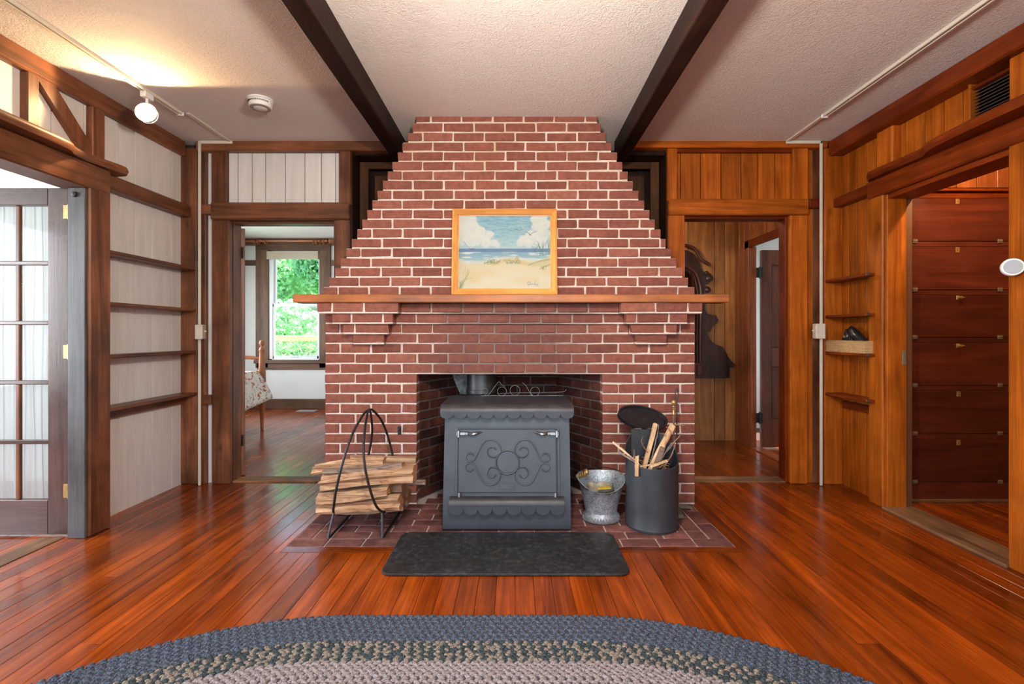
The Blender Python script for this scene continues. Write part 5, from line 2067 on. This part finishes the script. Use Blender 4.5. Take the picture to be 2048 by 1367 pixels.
# ------------------------------------------------------------------ doors
def hinge(parent, x, y, z, h=.075, mat=M_BRASS, axis='X'):
    m = MB()
    if axis == 'X':
        m.box(x - .032, x - .003, y - .002, y + .003, z - h / 2, z + h / 2, .001)
        m.box(x + .003, x + .032, y - .002, y + .003, z - h / 2, z + h / 2, .001)
        m.tube([(x, y - .003, z - h / 2 - .004), (x, y - .003, z + h / 2 + .004)], .005, 8)
    else:
        m.box(x - .003, x + .002, y - .03, y + .03, z - h / 2, z + h / 2, .001)
        m.tube([(x - .003, y, z - h / 2 - .006), (x - .003, y, z + h / 2 + .006)], .0065, 8)
    return m.build('hinge', mat, parent, True)


# glazed French door, folded back against the next room
YD = 2.742
fd = thing('door_1', (-2.95, YD, 0), 'dark wood glazed French door with sheer curtain, standing open at the left', 'door', kind='structure')
dX1, dX0 = PX(136, YD), PX(136, YD) - .80
dz = door_wood('Z'); dxw = door_wood('X')
st = .118
boxobj('stile', dz, fd, dX1 - st, dX1, YD, YD + .040, .012, 2.000, .004)
boxobj('stile', dz, fd, dX0, dX0 + st, YD, YD + .040, .012, 2.000, .004)
gz1, gz0 = PZ(410, YD), PZ(1000, YD)
boxobj('rail', dxw, fd, dX0 + st, dX1 - st, YD + .001, YD + .039, gz1, 2.000, .003)
boxobj('rail', dxw, fd, dX0 + st, dX1 - st, YD + .001, YD + .039, .012, gz0, .003)
boxobj('edge_strip', dark_wood('Z'), fd, dX1, dX1 + .012, YD + .004, YD + .036, .012, 2.0, .002)
gx0, gx1 = dX0 + st, dX1 - st
ncol, nrow = 3, 5
mw = .024
pw = (gx1 - gx0 - (ncol - 1) * mw) / ncol
ph = (gz1 - gz0 - (nrow - 1) * mw) / nrow
for c in range(1, ncol):
    x = gx0 + c * pw + (c - 1) * mw
    m = MB().box(x, x + mw, YD + .010, YD + .032, gz0, gz1, .004)
    m.build('muntin', dark_wood('Z'), fd)
for r in range(1, nrow):
    z = gz0 + r * ph + (r - 1) * mw
    MB().box(gx0, gx1, YD + .006, YD + .030, z, z + mw, .004).build('muntin', door_wood('X'), fd)
pm = MB().box(0, pw, -.002, .002, 0, ph).mesh('pane', M_GLASS)
for c in range(ncol):
    for r in range(nrow):
        o = bpy.data.objects.new('pane', pm)
        o.location = (gx0 + c * (pw + mw), YD + .020, gz0 + r * (ph + mw))
        link(o, fd)
for py in (424, 703, 981):
    hinge(fd, PX(139, YD), YD - .003, PZ(py, YD), .078)
# sheer curtain gathered behind the panes
nx, nz = 90, 8
vs = []
for i in range(nx + 1):
    x = gx0 - .02 + (gx1 - gx0 + .04) * i / nx
    y = YD + .075 + .009 * math.sin(i * .62 + 1.5 * math.sin(i * .11)) + .006 * math.sin(i * 1.37 + 1 + math.sin(i * .23)) + .003 * math.sin(i * 2.9)
    for k in range(nz + 1):
        z = gz0 - .03 + (gz1 - gz0 + .06) * k / nz
        vs.append((x + .004 * math.sin(k * 1.1 + i * .3), y + .003 * math.sin(k + i * .2), z))
fs = [(i * (nz + 1) + k, (i + 1) * (nz + 1) + k, (i + 1) * (nz + 1) + k + 1, i * (nz + 1) + k + 1) for i in range(nx) for k in range(nz)]
cu = thing('sheer_curtain', (-2.95, YD + .08, gz0), 'white sheer curtain gathered behind the French door panes', 'curtain')
MB().add(vs, fs).build('fabric', M_SHEER, cu, True, 180)
for z in (gz0 - .025, gz1 + .025):
    MB().tube([(gx0 - .04, YD + .072, z), (gx1 + .04, YD + .072, z)], .005, 8).build('rod', M_BRASS, cu, True)

# bedroom door, open into the bedroom and seen on edge
bd = thing('door_2', (-2.19, 4.2, 0), 'brown wooden bedroom door standing open, seen on its edge', 'door', kind='structure')
xd = PX(480, 3.88)
lf = MB().box(0, .040, 0, .74, .012, 2.02, .004)
Rd = Matrix.Translation((xd, 3.872, 0)) @ Matrix.Rotation(math.radians(29.6), 4, 'Z')
lf.map(lambda x, y, z: Rd @ Vector((x, y, z))).build('leaf', dark_wood('Z'), bd)
hinge(bd, xd + .002, 3.868, PZ(505, 3.87), .09, M_BLACK, 'X')
hinge(bd, xd + .002, 3.868, PZ(880, 3.87), .09, M_BLACK, 'X')

# hall side door, open into the lit side room
hd_ = thing('door_3', (2.9, 4.86, 0), 'dark panelled door standing open off the back hall', 'door', kind='structure')
hy = 4.835
hw = wood('dark_panel_door', (.085, .028, .016), (.21, .070, .040), 'Z', rough=.35, coat=.2, blotch=.2, knots=.1)
hx0, hx1 = PX(1523, hy), PX(1523, hy) + .76
m = MB()
boxobj('stile', hw, hd_, hx0, hx0 + .105, hy, hy + .04, .015, 2.01, .003)
boxobj('stile', hw, hd_, hx1 - .105, hx1, hy, hy + .04, .015, 2.01, .003)
for z0, z1 in ((.015, .30), (.83, 1.02), (1.86, 2.01)):
    boxobj('rail', hw, hd_, hx0 + .105, hx1 - .105, hy + .001, hy + .039, z0, z1, .003)
for z0, z1 in ((.30, .83), (1.02, 1.86)):
    boxobj('panel', hw, hd_, hx0 + .105, hx1 - .105, hy + .014, hy + .028, z0, z1, .002)
    m = MB()
    a, b = hx0 + .105, hx1 - .105
    m.tube([(a + .008, hy + .012, z0 + .008), (b - .008, hy + .012, z0 + .008), (b - .008, hy + .012, z1 - .008), (a + .008, hy + .012, z1 - .008)], .008, 6, True)
    m.build('moulding', hw, hd_, True)
for py in (545, 835):
    m = MB().box(hx0 - .055, hx0 + .01, hy - .006, hy + .002, PZ(py, hy) - .05, PZ(py, hy) + .05, .002)
    m.tube([(hx0 - .02, hy - .008, PZ(py, hy) - .06), (hx0 - .02, hy - .008, PZ(py, hy) + .06)], .010, 8)
    m.build('hinge', M_BLACK, hd_, True)

# ------------------------------------------------------------------ bedroom
wn = thing('window_1', (PX(588, YW), YW, wz0), 'white double-hung bedroom window in a dark wooden casing', 'window', kind='structure')
def w2(px0, px1, py0, py1, y0, y1, name, mat, ch=.004, par=wn):
    return boxobj(name, mat, par, PX(px0, YW), PX(px1, YW), y0, y1, PZ(py1, YW), PZ(py0, YW), ch)
w2(513, 538, 489, 735, YW - .03, YW, 'casing', tw('Z'))
w2(640, 662, 489, 735, YW - .03, YW, 'casing', tw('Z'))
w2(513, 662, 484, 501, YW - .032, YW, 'casing', tw('X'))
w2(516, 662, 724, 738, YW - .03, YW, 'apron', tw('X'))
w2(511, 664, 719, 726, YW - .06, YW, 'stool', tw('X'))
mv = flat('white_vinyl', (.74, .76, .78), .4, var=.02)
w2(537, 545, 500, 721, YW, YW + .10, 'jamb', mv)
w2(637, 641, 500, 721, YW, YW + .10, 'jamb', mv)
w2(537, 641, 500, 505, YW, YW + .10, 'jamb', mv)
w2(537, 641, 717, 721, YW, YW + .10, 'jamb', mv)
us = thing_sash = None
w2(541, 549, 503, 612, YW + .055, YW + .085, 'upper_sash', mv)
w2(635, 641, 503, 612, YW + .055, YW + .085, 'upper_sash', mv)
w2(541, 641, 606, 612, YW + .05, YW + .085, 'upper_sash', mv)
w2(539, 547, 606, 719, YW + .015, YW + .05, 'lower_sash', mv)
w2(633, 640, 606, 719, YW + .015, YW + .05, 'lower_sash', mv)
w2(539, 640, 607, 613, YW + .015, YW + .05, 'lower_sash', mv)
w2(539, 640, 711, 719, YW + .015, YW + .05, 'lower_sash', mv)
w2(581, 595, 711.5, 714, YW + .005, YW + .016, 'lift_handle', mv, .002)
w2(549, 635, 505, 606, YW + .068, YW + .072, 'pane', M_GLASS, 0)
w2(547, 633, 613, 711, YW + .030, YW + .034, 'pane', M_GLASS, 0)
bl = thing('window_blind', (PX(588, YW), YW, PZ(518, YW)), 'beige slat blind bunched up at the top of the bedroom window', 'blind')
mbl = flat('beige_blind_slat', (.60, .52, .40), .5, var=.05)
for k in range(8):
    o = w2(536, 638, 503 + k * 2.0, 504.6 + k * 2.0, YW - .045 + .002 * (k % 2), YW - .004, 'slat', mbl, .001, bl)
MB().tube([(PX(623, YW), YW - .03, PZ(505, YW)), (PX(624, YW), YW - .03, PZ(640, YW))], .0025, 5).build('cord', mbl, bl)
cr = thing('curtain_rod', (PX(580, YW), YW - .1, PZ(482, YW)), 'wooden curtain rod with rings over the bedroom window', 'curtain rod')
yr = YW - .10
copper = bed_wood('X')
MB().tube([(PX(470, yr), yr, PZ(481.5, yr)), (PX(655, yr), yr, PZ(481.5, yr))], .018, 12).build('pole', copper, cr, True)
MB().lathe([(.0, -.04), (.03, -.03), (.042, 0), (.03, .03), (.015, .045), (.015, .06)], (PX(662, yr), yr, PZ(481.5, yr)), 16, 'X').build('finial', copper, cr, True)
for px in (512, 517, 532, 628, 634, 642, 648):
    m = MB().tube([(PX(px, yr) + .006 * math.sin(a), yr + .034 * math.sin(a), PZ(483.5, yr) + .036 * math.cos(a)) for a in [2 * math.pi * k / 16 for k in range(16)]], .007, 6, True)
    m.build('ring', copper, cr, True)
for px in (516, 646):
    boxobj('bracket', copper, cr, PX(px, yr) - .02, PX(px, yr) + .02, yr, YW - .022, PZ(485, yr), PZ(478, yr), .004)

# bed, its foot end away from the door
YP = 5.83
bed = thing('bed', (-3.6, 5.0, 0), 'wooden four-post bed, its turned foot post showing in the bedroom', 'bed')
bwz = bed_wood('Z')
def turned(x, y):
    prof = [(.012, 0), (.020, .012), (.022, .03), (.018, .05), (.022, .12), (.034, .27), (.040, .30), (.040, .50), (.036, .52), (.044, .535), (.046, .58), (.040, .72), (.032, .88), (.029, .95), (.034, .96), (.034, .975), (.027, .985), (.027, .998), (.014, 1.005), (.014, 1.015), (.026, 1.03), (.033, 1.05), (.026, 1.075), (.012, 1.088), (0, 1.09)]
    return MB().lathe(prof, (x, y, 0), 20).build('post', bwz, bed, True, 50)
px0 = PX(524, YP)
turned(px0, YP); turned(px0 - 1.05, YP); turned(px0 - 1.05, 3.99); turned(px0, 3.99)
boxobj('foot_rail', bed_wood('X'), bed, px0 - 1.03, px0 - .02, YP - .015, YP + .015, .30, .46, .004)
MB().tube([(px0 - .02, YP, .855), (px0 - .10, YP, .872), (px0 - .5, YP, .88), (px0 - .95, YP, .872), (px0 - 1.03, YP, .855)], [.012, .022, .026, .022, .012], 12).build('foot_bar', bed_wood('X'), bed, True)
boxobj('side_rail', bed_wood('Y'), bed, px0 - .02, px0 + .01, 4.0, YP, .30, .42, .004)
boxobj('side_rail', bed_wood('Y'), bed, px0 - 1.06, px0 - 1.03, 4.0, YP, .30, .42, .004)
boxobj('mattress', M_BEDCEIL, bed, px0 - 1.02, px0 - .03, 4.02, YP - .04, .36, .69, .03)
t = NT('floral_quilt')
p = t.pos()
v = t.n('TexVoronoi', {'Vector': t.n('VectorMath', {0: t.wpos, 1: t.n('TexNoise', {'Vector': t.wpos, 'Scale': 9.0}).outputs['Color']}, operation='ADD').outputs[0], 'Scale': 4.6})
f = t.noise(t.wpos, 26, 3, .6, 1.0)
col = t.mix(t.val(v.outputs['Distance'], 1, 0, .30, .42), (.80, .77, .70), (.55, .09, .02))
col = t.mix(t.val(f, 0, 1, .58, .62), col, (.80, .77, .70))
vn = t.noise(t.scaled(t.wpos, (1, 1, .5)), 9, 2, .5, 2.0)
br1 = t.val(t.n('Math', {0: t.n('Math', {0: vn, 1: .5}, operation='SUBTRACT').outputs[0]}, operation='ABSOLUTE').outputs[0], 1, 0, .006, .014)
col = t.mix(br1, col, (.10, .07, .06))
m_q = t.fin(col, .85)
# quilt: flat on the mattress, hanging down the right side and drawn out to a corner round the post
nx, ny = 26, 26
vs, fs = [], []
for i in range(nx + 1):
    for j in range(ny + 1):
        u, w = i / nx, j / ny
        y = 4.10 + 1.68 * w
        if u < .7:
            x = px0 - 1.0 + .99 * u / .7
            z = .712 + .006 * math.sin(11 * u) * math.sin(9 * w)
        else:
            q = (u - .7) / .3
            x = px0 - .01 + .05 * math.sin(q * 1.5) + .012 * math.sin(9 * w) * q
            z = .705 - .42 * q + .10 * q * max(0, (w - .75) / .25)
            if w > .8:
                e = (w - .8) / .2
                x += .09 * e * q
                y += .06 * e * q
        vs.append((x, y, z))
for i in range(nx):
    for j in range(ny):
        fs.append((i * (ny + 1) + j, (i + 1) * (ny + 1) + j, (i + 1) * (ny + 1) + j + 1, i * (ny + 1) + j + 1))
q_ = MB().add(vs, fs).build('quilt', m_q, None, True, 180)
q_.modifiers.new('thickness', 'SOLIDIFY').thickness = .012
tag(q_, 'white quilt with rust-red floral print hanging over the side of the bed', 'quilt')
fv = thing('floor_vent', (PX(615, 7.2), 7.2, 0), 'flat metal floor vent under the bedroom window', 'vent')
MB().box(PX(594, 7.2), PX(632, 7.2), 7.14, 7.28, .0005, .006, .002).build('grille', M_GREYPL, fv)

# ------------------------------------------------------------------ carved hall mirror
mir = thing('carved_mirror', (1.62, YH, .68), 'dark carved Victorian mirror back hung on the hall pine wall', 'mirror')
YMr = YH - .004
cxr = 1.58
def zp(x, y):   # zoomed tracing -> wall
    return (PX(1360 + x / 2.733, YMr), PZ(430 + y / 2.733, YMr))
right = [(268, 890), (268, 832), (290, 832), (296, 816), (262, 778), (243, 740), (228, 718), (196, 708), (168, 688), (150, 655), (148, 632), (158, 636), (166, 630), (176, 606), (196, 592), (206, 572), (194, 548), (150, 540), (134, 520), (130, 440), (128, 425), (150, 426), (163, 412), (158, 394), (140, 388), (132, 376), (148, 378), (160, 366), (172, 345), (166, 322), (146, 310), (132, 318), (120, 304), (112, 288), (104, 262), (88, 236), (68, 210), (42, 196), (18, 190)]
rp_ = [zp(*q) for q in right]
top_z = zp(0, 190)[1]
outline = rp_ + [(cxr, top_z + .06)] + [(2 * cxr - x, z) for x, z in reversed(rp_)]
mw_ = wood('dark_walnut_carving', (.026, .009, .006), (.085, .030, .018), 'Z', rough=.35, coat=.2, blotch=.3, knots=0)
mw2 = wood('red_walnut_carving', (.05, .014, .008), (.15, .045, .022), 'Z', rough=.35, coat=.2, blotch=.3, knots=0)
MB().prism(outline, YMr - .022, YMr, 'XZ').build('backboard', mw_, mir)
# crest scrolls
for s in (1, -1):
    cs = [zp(*q) for q in [(18, 168), (40, 172), (72, 186), (92, 215), (112, 248), (150, 268), (158, 278)]]
    cs = [(cxr + s * (x - cxr), z) for x, z in cs]
    m = MB().tube([(x, YMr - .035, z) for x, z in spline(cs, 5)], [.018] * 25 + [.017, .015, .012, .010, .008, .006], 8)
    m.build('crest_scroll', mw2, mir, True)
    for (u, v, r) in ((155, 345, 20), (147, 408, 16), (140, 318, 12)):
        x, z = zp(u, v)
        MB().lathe([(0, -.045), (r * .4 / 500, -.042), (r / 520, -.034), (r / 500, -.02)], (cxr + s * (x - cxr), YMr, z), 16, 'Y').build('rosette', mw_, mir, True)
    sd_ = [zp(*q) for q in [(105, 810), (105, 640), (108, 480), (108, 420), (100, 370), (80, 320), (50, 295), (20, 284)]]
    sd_ = [(cxr + s * (x - cxr), z) for x, z in sd_] + [(cxr, zp(0, 276)[1])]
    for off, r, mt in ((0, .016, mw2), (.035, .010, mw_)):
        pth = [(x - s * off if i < 5 else x - s * off * .6, YMr - .032, z - (off * (.3 + .1 * i) if i > 2 else 0)) for i, (x, z) in enumerate(sd_)]
        MB().tube(spline(pth, 5), r, 8).build('arch_moulding', mt, mir, True)
    x0, z0 = zp(88, 845)
    boxobj('plinth_block', mw2, mir, cxr + s * (zp(90, 0)[0] - cxr), cxr + s * (zp(112, 0)[0] - cxr), YMr - .045, YMr - .02, zp(0, 875)[1], zp(0, 820)[1], .004)
boxobj('shelf_rail', mw2, mir, 2 * cxr - zp(120, 0)[0], zp(120, 0)[0], YMr - .04, YMr - .02, zp(0, 822)[1], zp(0, 806)[1], .004)
gpts = [zp(*q) for q in [(88, 805), (88, 480), (86, 420), (76, 372), (58, 335), (30, 312)]]
gl = gpts + [(cxr, zp(0, 300)[1])] + [(2 * cxr - x, z) for x, z in reversed(gpts)]
MB().prism(gl, YMr - .026, YMr - .0225, 'XZ').build('glass', flat('old_mirror_glass', (.45, .46, .46), .06, 1.0, var=.03), mir)

# ------------------------------------------------------------------ garden seen through the bedroom window
gd = MB().box(-14, 4, 7.8, 26, -1.2, -1.0).build('lawn', flat('mown_grass', (.10, .24, .06), .9, var=.4, nscale=3))
tag(gd, 'green lawn outside the bedroom window', 'lawn', kind='structure')
hs = thing('neighbour_house', (-7.4, 16, -1), 'pale clapboard house beyond the garden, seen through the bedroom window', 'house')
hm = flat('pale_clapboard', (.36, .38, .40), .8, var=.06)
cb = MB().box(-3.2, 3.2, 0, .03, 0, .155, .004).mesh('clapboard', hm)
for k in range(24):
    o = bpy.data.objects.new('clapboard', cb)
    o.location = (-8.2, 15.98 - .008 * 0, -1.0 + k * .15)
    o.rotation_euler = (math.radians(-4), 0, 0)
    link(o, hs)
boxobj('wall', hm, hs, -11.4, -5.0, 16.02, 18, -1.0, 2.6, 0)
boxobj('window', mv, hs, -8.3, -7.3, 15.93, 16.0, .7, 2.1, .01)
boxobj('pane', flat('dark_far_pane', (.12, .15, .17), .1), hs, -8.2, -7.4, 15.92, 15.94, .8, 2.0, .01)
fn = thing('garden_rail', (-5.4, 11, -1), 'yellow timber rail above the hedge outside the bedroom window', 'fence')
ym = flat('yellow_timber_rail', (.72, .52, .26), .8)
boxobj('rail', ym, fn, -8.5, -2.5, 11.0, 11.06, PZ(683, 11), PZ(671, 11), .01)
for x in (-8, -6.4, -4.8, -3.2):
    boxobj('post', ym, fn, x - .05, x + .05, 11.06, 11.14, -1.0, PZ(675, 11), .01)
rr2 = random.Random(21)


def leafcloud(name, label, cat, mat, n, fnpos, size):
    vs, fs = [], []
    for k in range(n):
        c = Vector(fnpos())
        a = Vector((rr2.gauss(0, 1), rr2.gauss(0, 1), rr2.gauss(0, 1))).normalized()
        b = a.orthogonal().normalized()
        b.rotate(Matrix.Rotation(rr2.uniform(0, 6.28), 3, a))
        d = a.cross(b)
        s = size * rr2.uniform(.6, 1.3)
        i = len(vs)
        vs += [c - b * s, c + d * s * .55 + a * s * .12, c + b * s, c - d * s * .55 + a * s * .12]
        fs.append((i, i + 1, i + 2, i + 3))
    return MB().add(vs, fs).build(name, mat)


hg_ = thing('garden_hedge', (-5, 10, -1), 'clipped green hedge below the bedroom window view', 'hedge')
fo = leafcloud('foliage', '', '', M_HEDGE, 7000, lambda: (rr2.uniform(-6.4, -3.4), rr2.uniform(9.2, 10.4), rr2.uniform(-1, PZ(688, 9.8) + .08 * rr2.random())), .05)
fo.parent = hg_; fo.matrix_parent_inverse = Matrix.Translation((-5, 10, -1)).inverted(); fo['kind'] = 'stuff'
boxobj('stem_mass', flat('hedge_core', (.03, .07, .02), .9), hg_, -6.2, -3.6, 9.35, 10.25, -1, .55, .02)
for i, (tx, ty, tz, rx_, lab) in enumerate(((-7.6, 14.3, 2.9, 1.9, 'leafy maple tree left of centre beyond the bedroom window'), (-4.6, 13.2, 3.2, 1.5, 'leafy maple tree at the right beyond the bedroom window'), (-5.8, 12.0, 1.35, .9, 'low leafy maple branch in front of the clapboard house'))):
    tr_ = thing('maple_tree', (tx, ty, -1), lab, 'tree', 'trees in the garden')
    MB().tube([(tx, ty, -1), (tx + .05, ty, .6), (tx - .05, ty, tz)], [.11, .08, .03], 8).build('trunk', M_BARK, tr_, True)
    def pos(tx=tx, ty=ty, tz=tz, rx_=rx_):
        while True:
            a, b, c = (rr2.uniform(-1, 1) for _ in range(3))
            if a * a + b * b + c * c < 1:
                return (tx + a * rx_, ty + b * rx_ * .6, tz + c * rx_ * .75)
    fo = leafcloud('foliage', '', '', M_LEAF, 9500 if i < 2 else 900, pos, .10)
    fo.parent = tr_; fo.matrix_parent_inverse = Matrix.Translation((tx, ty, -1)).inverted(); fo['kind'] = 'stuff'

# ------------------------------------------------------------------ braided oval rug
RXC, RYC, RR, RL = -.20, .612, 1.352, .45
rug = thing('braided_rug', (RXC, RYC, 0), 'oval braided rug in navy, grey-beige and mauve wool', 'rug')


def oval_pt(s, R):
    """arc length s from the far middle, clockwise toward +X, on the racetrack of radius R"""
    x, y, nx_, ny_ = 0, 0, 0, 1
    if abs(s) <= RL:
        return RXC + s, RYC + R, 0.0, 1.0
    sg = 1 if s > 0 else -1
    a = (abs(s) - RL) / R
    return RXC + sg * (RL + R * math.sin(a)), RYC + R * math.cos(a), sg * math.sin(a), math.cos(a)


pts = []
for k in range(48):
    a = math.pi * k / 47
    pts.append((RXC + RL + RR * math.sin(a), RYC + RR * math.cos(a)))
for k in range(48):
    a = math.pi * k / 47
    pts.append((RXC - RL - RR * math.sin(a), RYC - RR * math.cos(a)))
pts_in = [(RXC + (x - RXC) * .99, RYC + (y - RYC) * .99) for x, y in pts]
m = MB()
n = len(pts)
vs = [(x, y, .001) for x, y in pts_in] + [(x, y, .006) for x, y in pts_in]
fs = [tuple(range(n)), tuple(range(2 * n - 1, n - 1, -1))] + [(i, (i + 1) % n, n + (i + 1) % n, n + i) for i in range(n)]
m.add(vs, fs).build('underlay', M_RUG_CORE, rug)
lump_v, lump_f, lump_m = [], [], []
rgp = .0275
nring = int((RR) / rgp)
rz = random.Random(2)
NB = 7
cs7 = [(math.cos(2 * math.pi * k / NB), math.sin(2 * math.pi * k / NB)) for k in range(NB)]
for ring in range(nring):
    R = RR - (ring + .5) * rgp
    if R < .05:
        break
    pitch = .031 if not 6 <= ring < 10 else .0185
    total = RL + math.pi * R
    S = int(total / pitch)
    ph = rz.random() * pitch if ring > 9 else (ring * pitch * .5 if ring < 6 else (ring - 6) * .006)
    for k in range(-S, S + 1):
        s0 = k * pitch + ph
        if abs(s0) > total:
            continue
        for side in (-1, 1):
            s = s0 + (pitch * .5 if side > 0 and not 6 <= ring < 10 else 0)
            if 6 <= ring < 10:
                s += rz.uniform(-.0035, .0035) + side * .003
            x, y, nx_, ny_ = oval_pt(s, R + side * rgp * .24)
            if y < .95:
                continue
            tx_, ty_ = ny_, -nx_
            ang_ = math.radians(38 * side) + rz.uniform(-.1, .1)
            ux, uy = tx_ * math.cos(ang_) + nx_ * math.sin(ang_), ty_ * math.cos(ang_) + ny_ * math.sin(ang_)
            vx, vy = -uy, ux
            la, lb = (pitch * .62, rgp * .33) if pitch > .02 else (.0125, rgp * .34)
            zc = .0125 + rz.uniform(-.0012, .0012)
            i0 = len(lump_v)
            for rr_, zz in ((1.0, .003), (.80, zc * .78)):
                for c, s_ in cs7:
                    lump_v.append((x + ux * c * la * rr_ + vx * s_ * lb * rr_, y + uy * c * la * rr_ + vy * s_ * lb * rr_, zz))
            lump_v.append((x, y, zc))
            if ring < 6:
                mi = 0
            elif ring < 10:
                mi = 1 if (k + (rz.random() < .12)) % 2 == 0 else 2
            else:
                mi = 3
            for q in range(NB):
                q2 = (q + 1) % NB
                lump_f.append((i0 + q, i0 + q2, i0 + NB + q2, i0 + NB + q)); lump_m.append(mi)
                lump_f.append((i0 + NB + q, i0 + NB + q2, i0 + 2 * NB)); lump_m.append(mi)
me = bpy.data.meshes.new('braid')
me.from_pydata(lump_v, [], lump_f)
for mt in (M_RUG_NAVY, M_RUG_DARK, M_RUG_BEIGE, M_RUG_MAUVE):
    me.materials.append(mt)
me.polygons.foreach_set('material_index', lump_m)
me.shade_smooth()
bo = bpy.data.objects.new('braid', me)
link(bo, rug)
bo['kind'] = 'stuff'
# plain rings behind and beneath the viewpoint
m = MB()
for ring in range(nring - 1):
    R = RR - (ring + .5) * rgp
    if R < .06:
        break
    path = []
    total = RL + math.pi * R
    N_ = max(24, int(2 * total / .12))
    for k in range(N_):
        s = -total + 2 * total * k / N_
        x, y, _, _ = oval_pt(s, R)
        path.append((x, y))
    path += [(RXC - RL * (1 - 2 * q / 6), RYC - R) for q in range(6)] if RL else []
    seg = [p for p in path]
    mi = 0 if ring < 6 else (1 if ring < 10 else 2)
    for a, b in zip(seg, seg[1:] + seg[:1]):
        if (a[1] + b[1]) / 2 > .95 or math.hypot(a[0] - b[0], a[1] - b[1]) > .5:
            continue
        d = Vector((b[0] - a[0], b[1] - a[1], 0)); 
        if d.length < 1e-6:
            continue
        w_ = Vector((-d.y, d.x, 0)).normalized() * rgp * .46
        A, B = Vector((a[0], a[1], .004)), Vector((b[0], b[1], .004))
        up_ = Vector((0, 0, .007))
        m.add([A - w_, A + up_, A + w_, B - w_, B + up_, B + w_], [(0, 1, 4, 3), (1, 2, 5, 4)], mi)
o = m.build('inner_braid', [M_RUG_NAVY, M_RUG_BEIGE, M_RUG_MAUVE], rug)
o['kind'] = 'stuff'
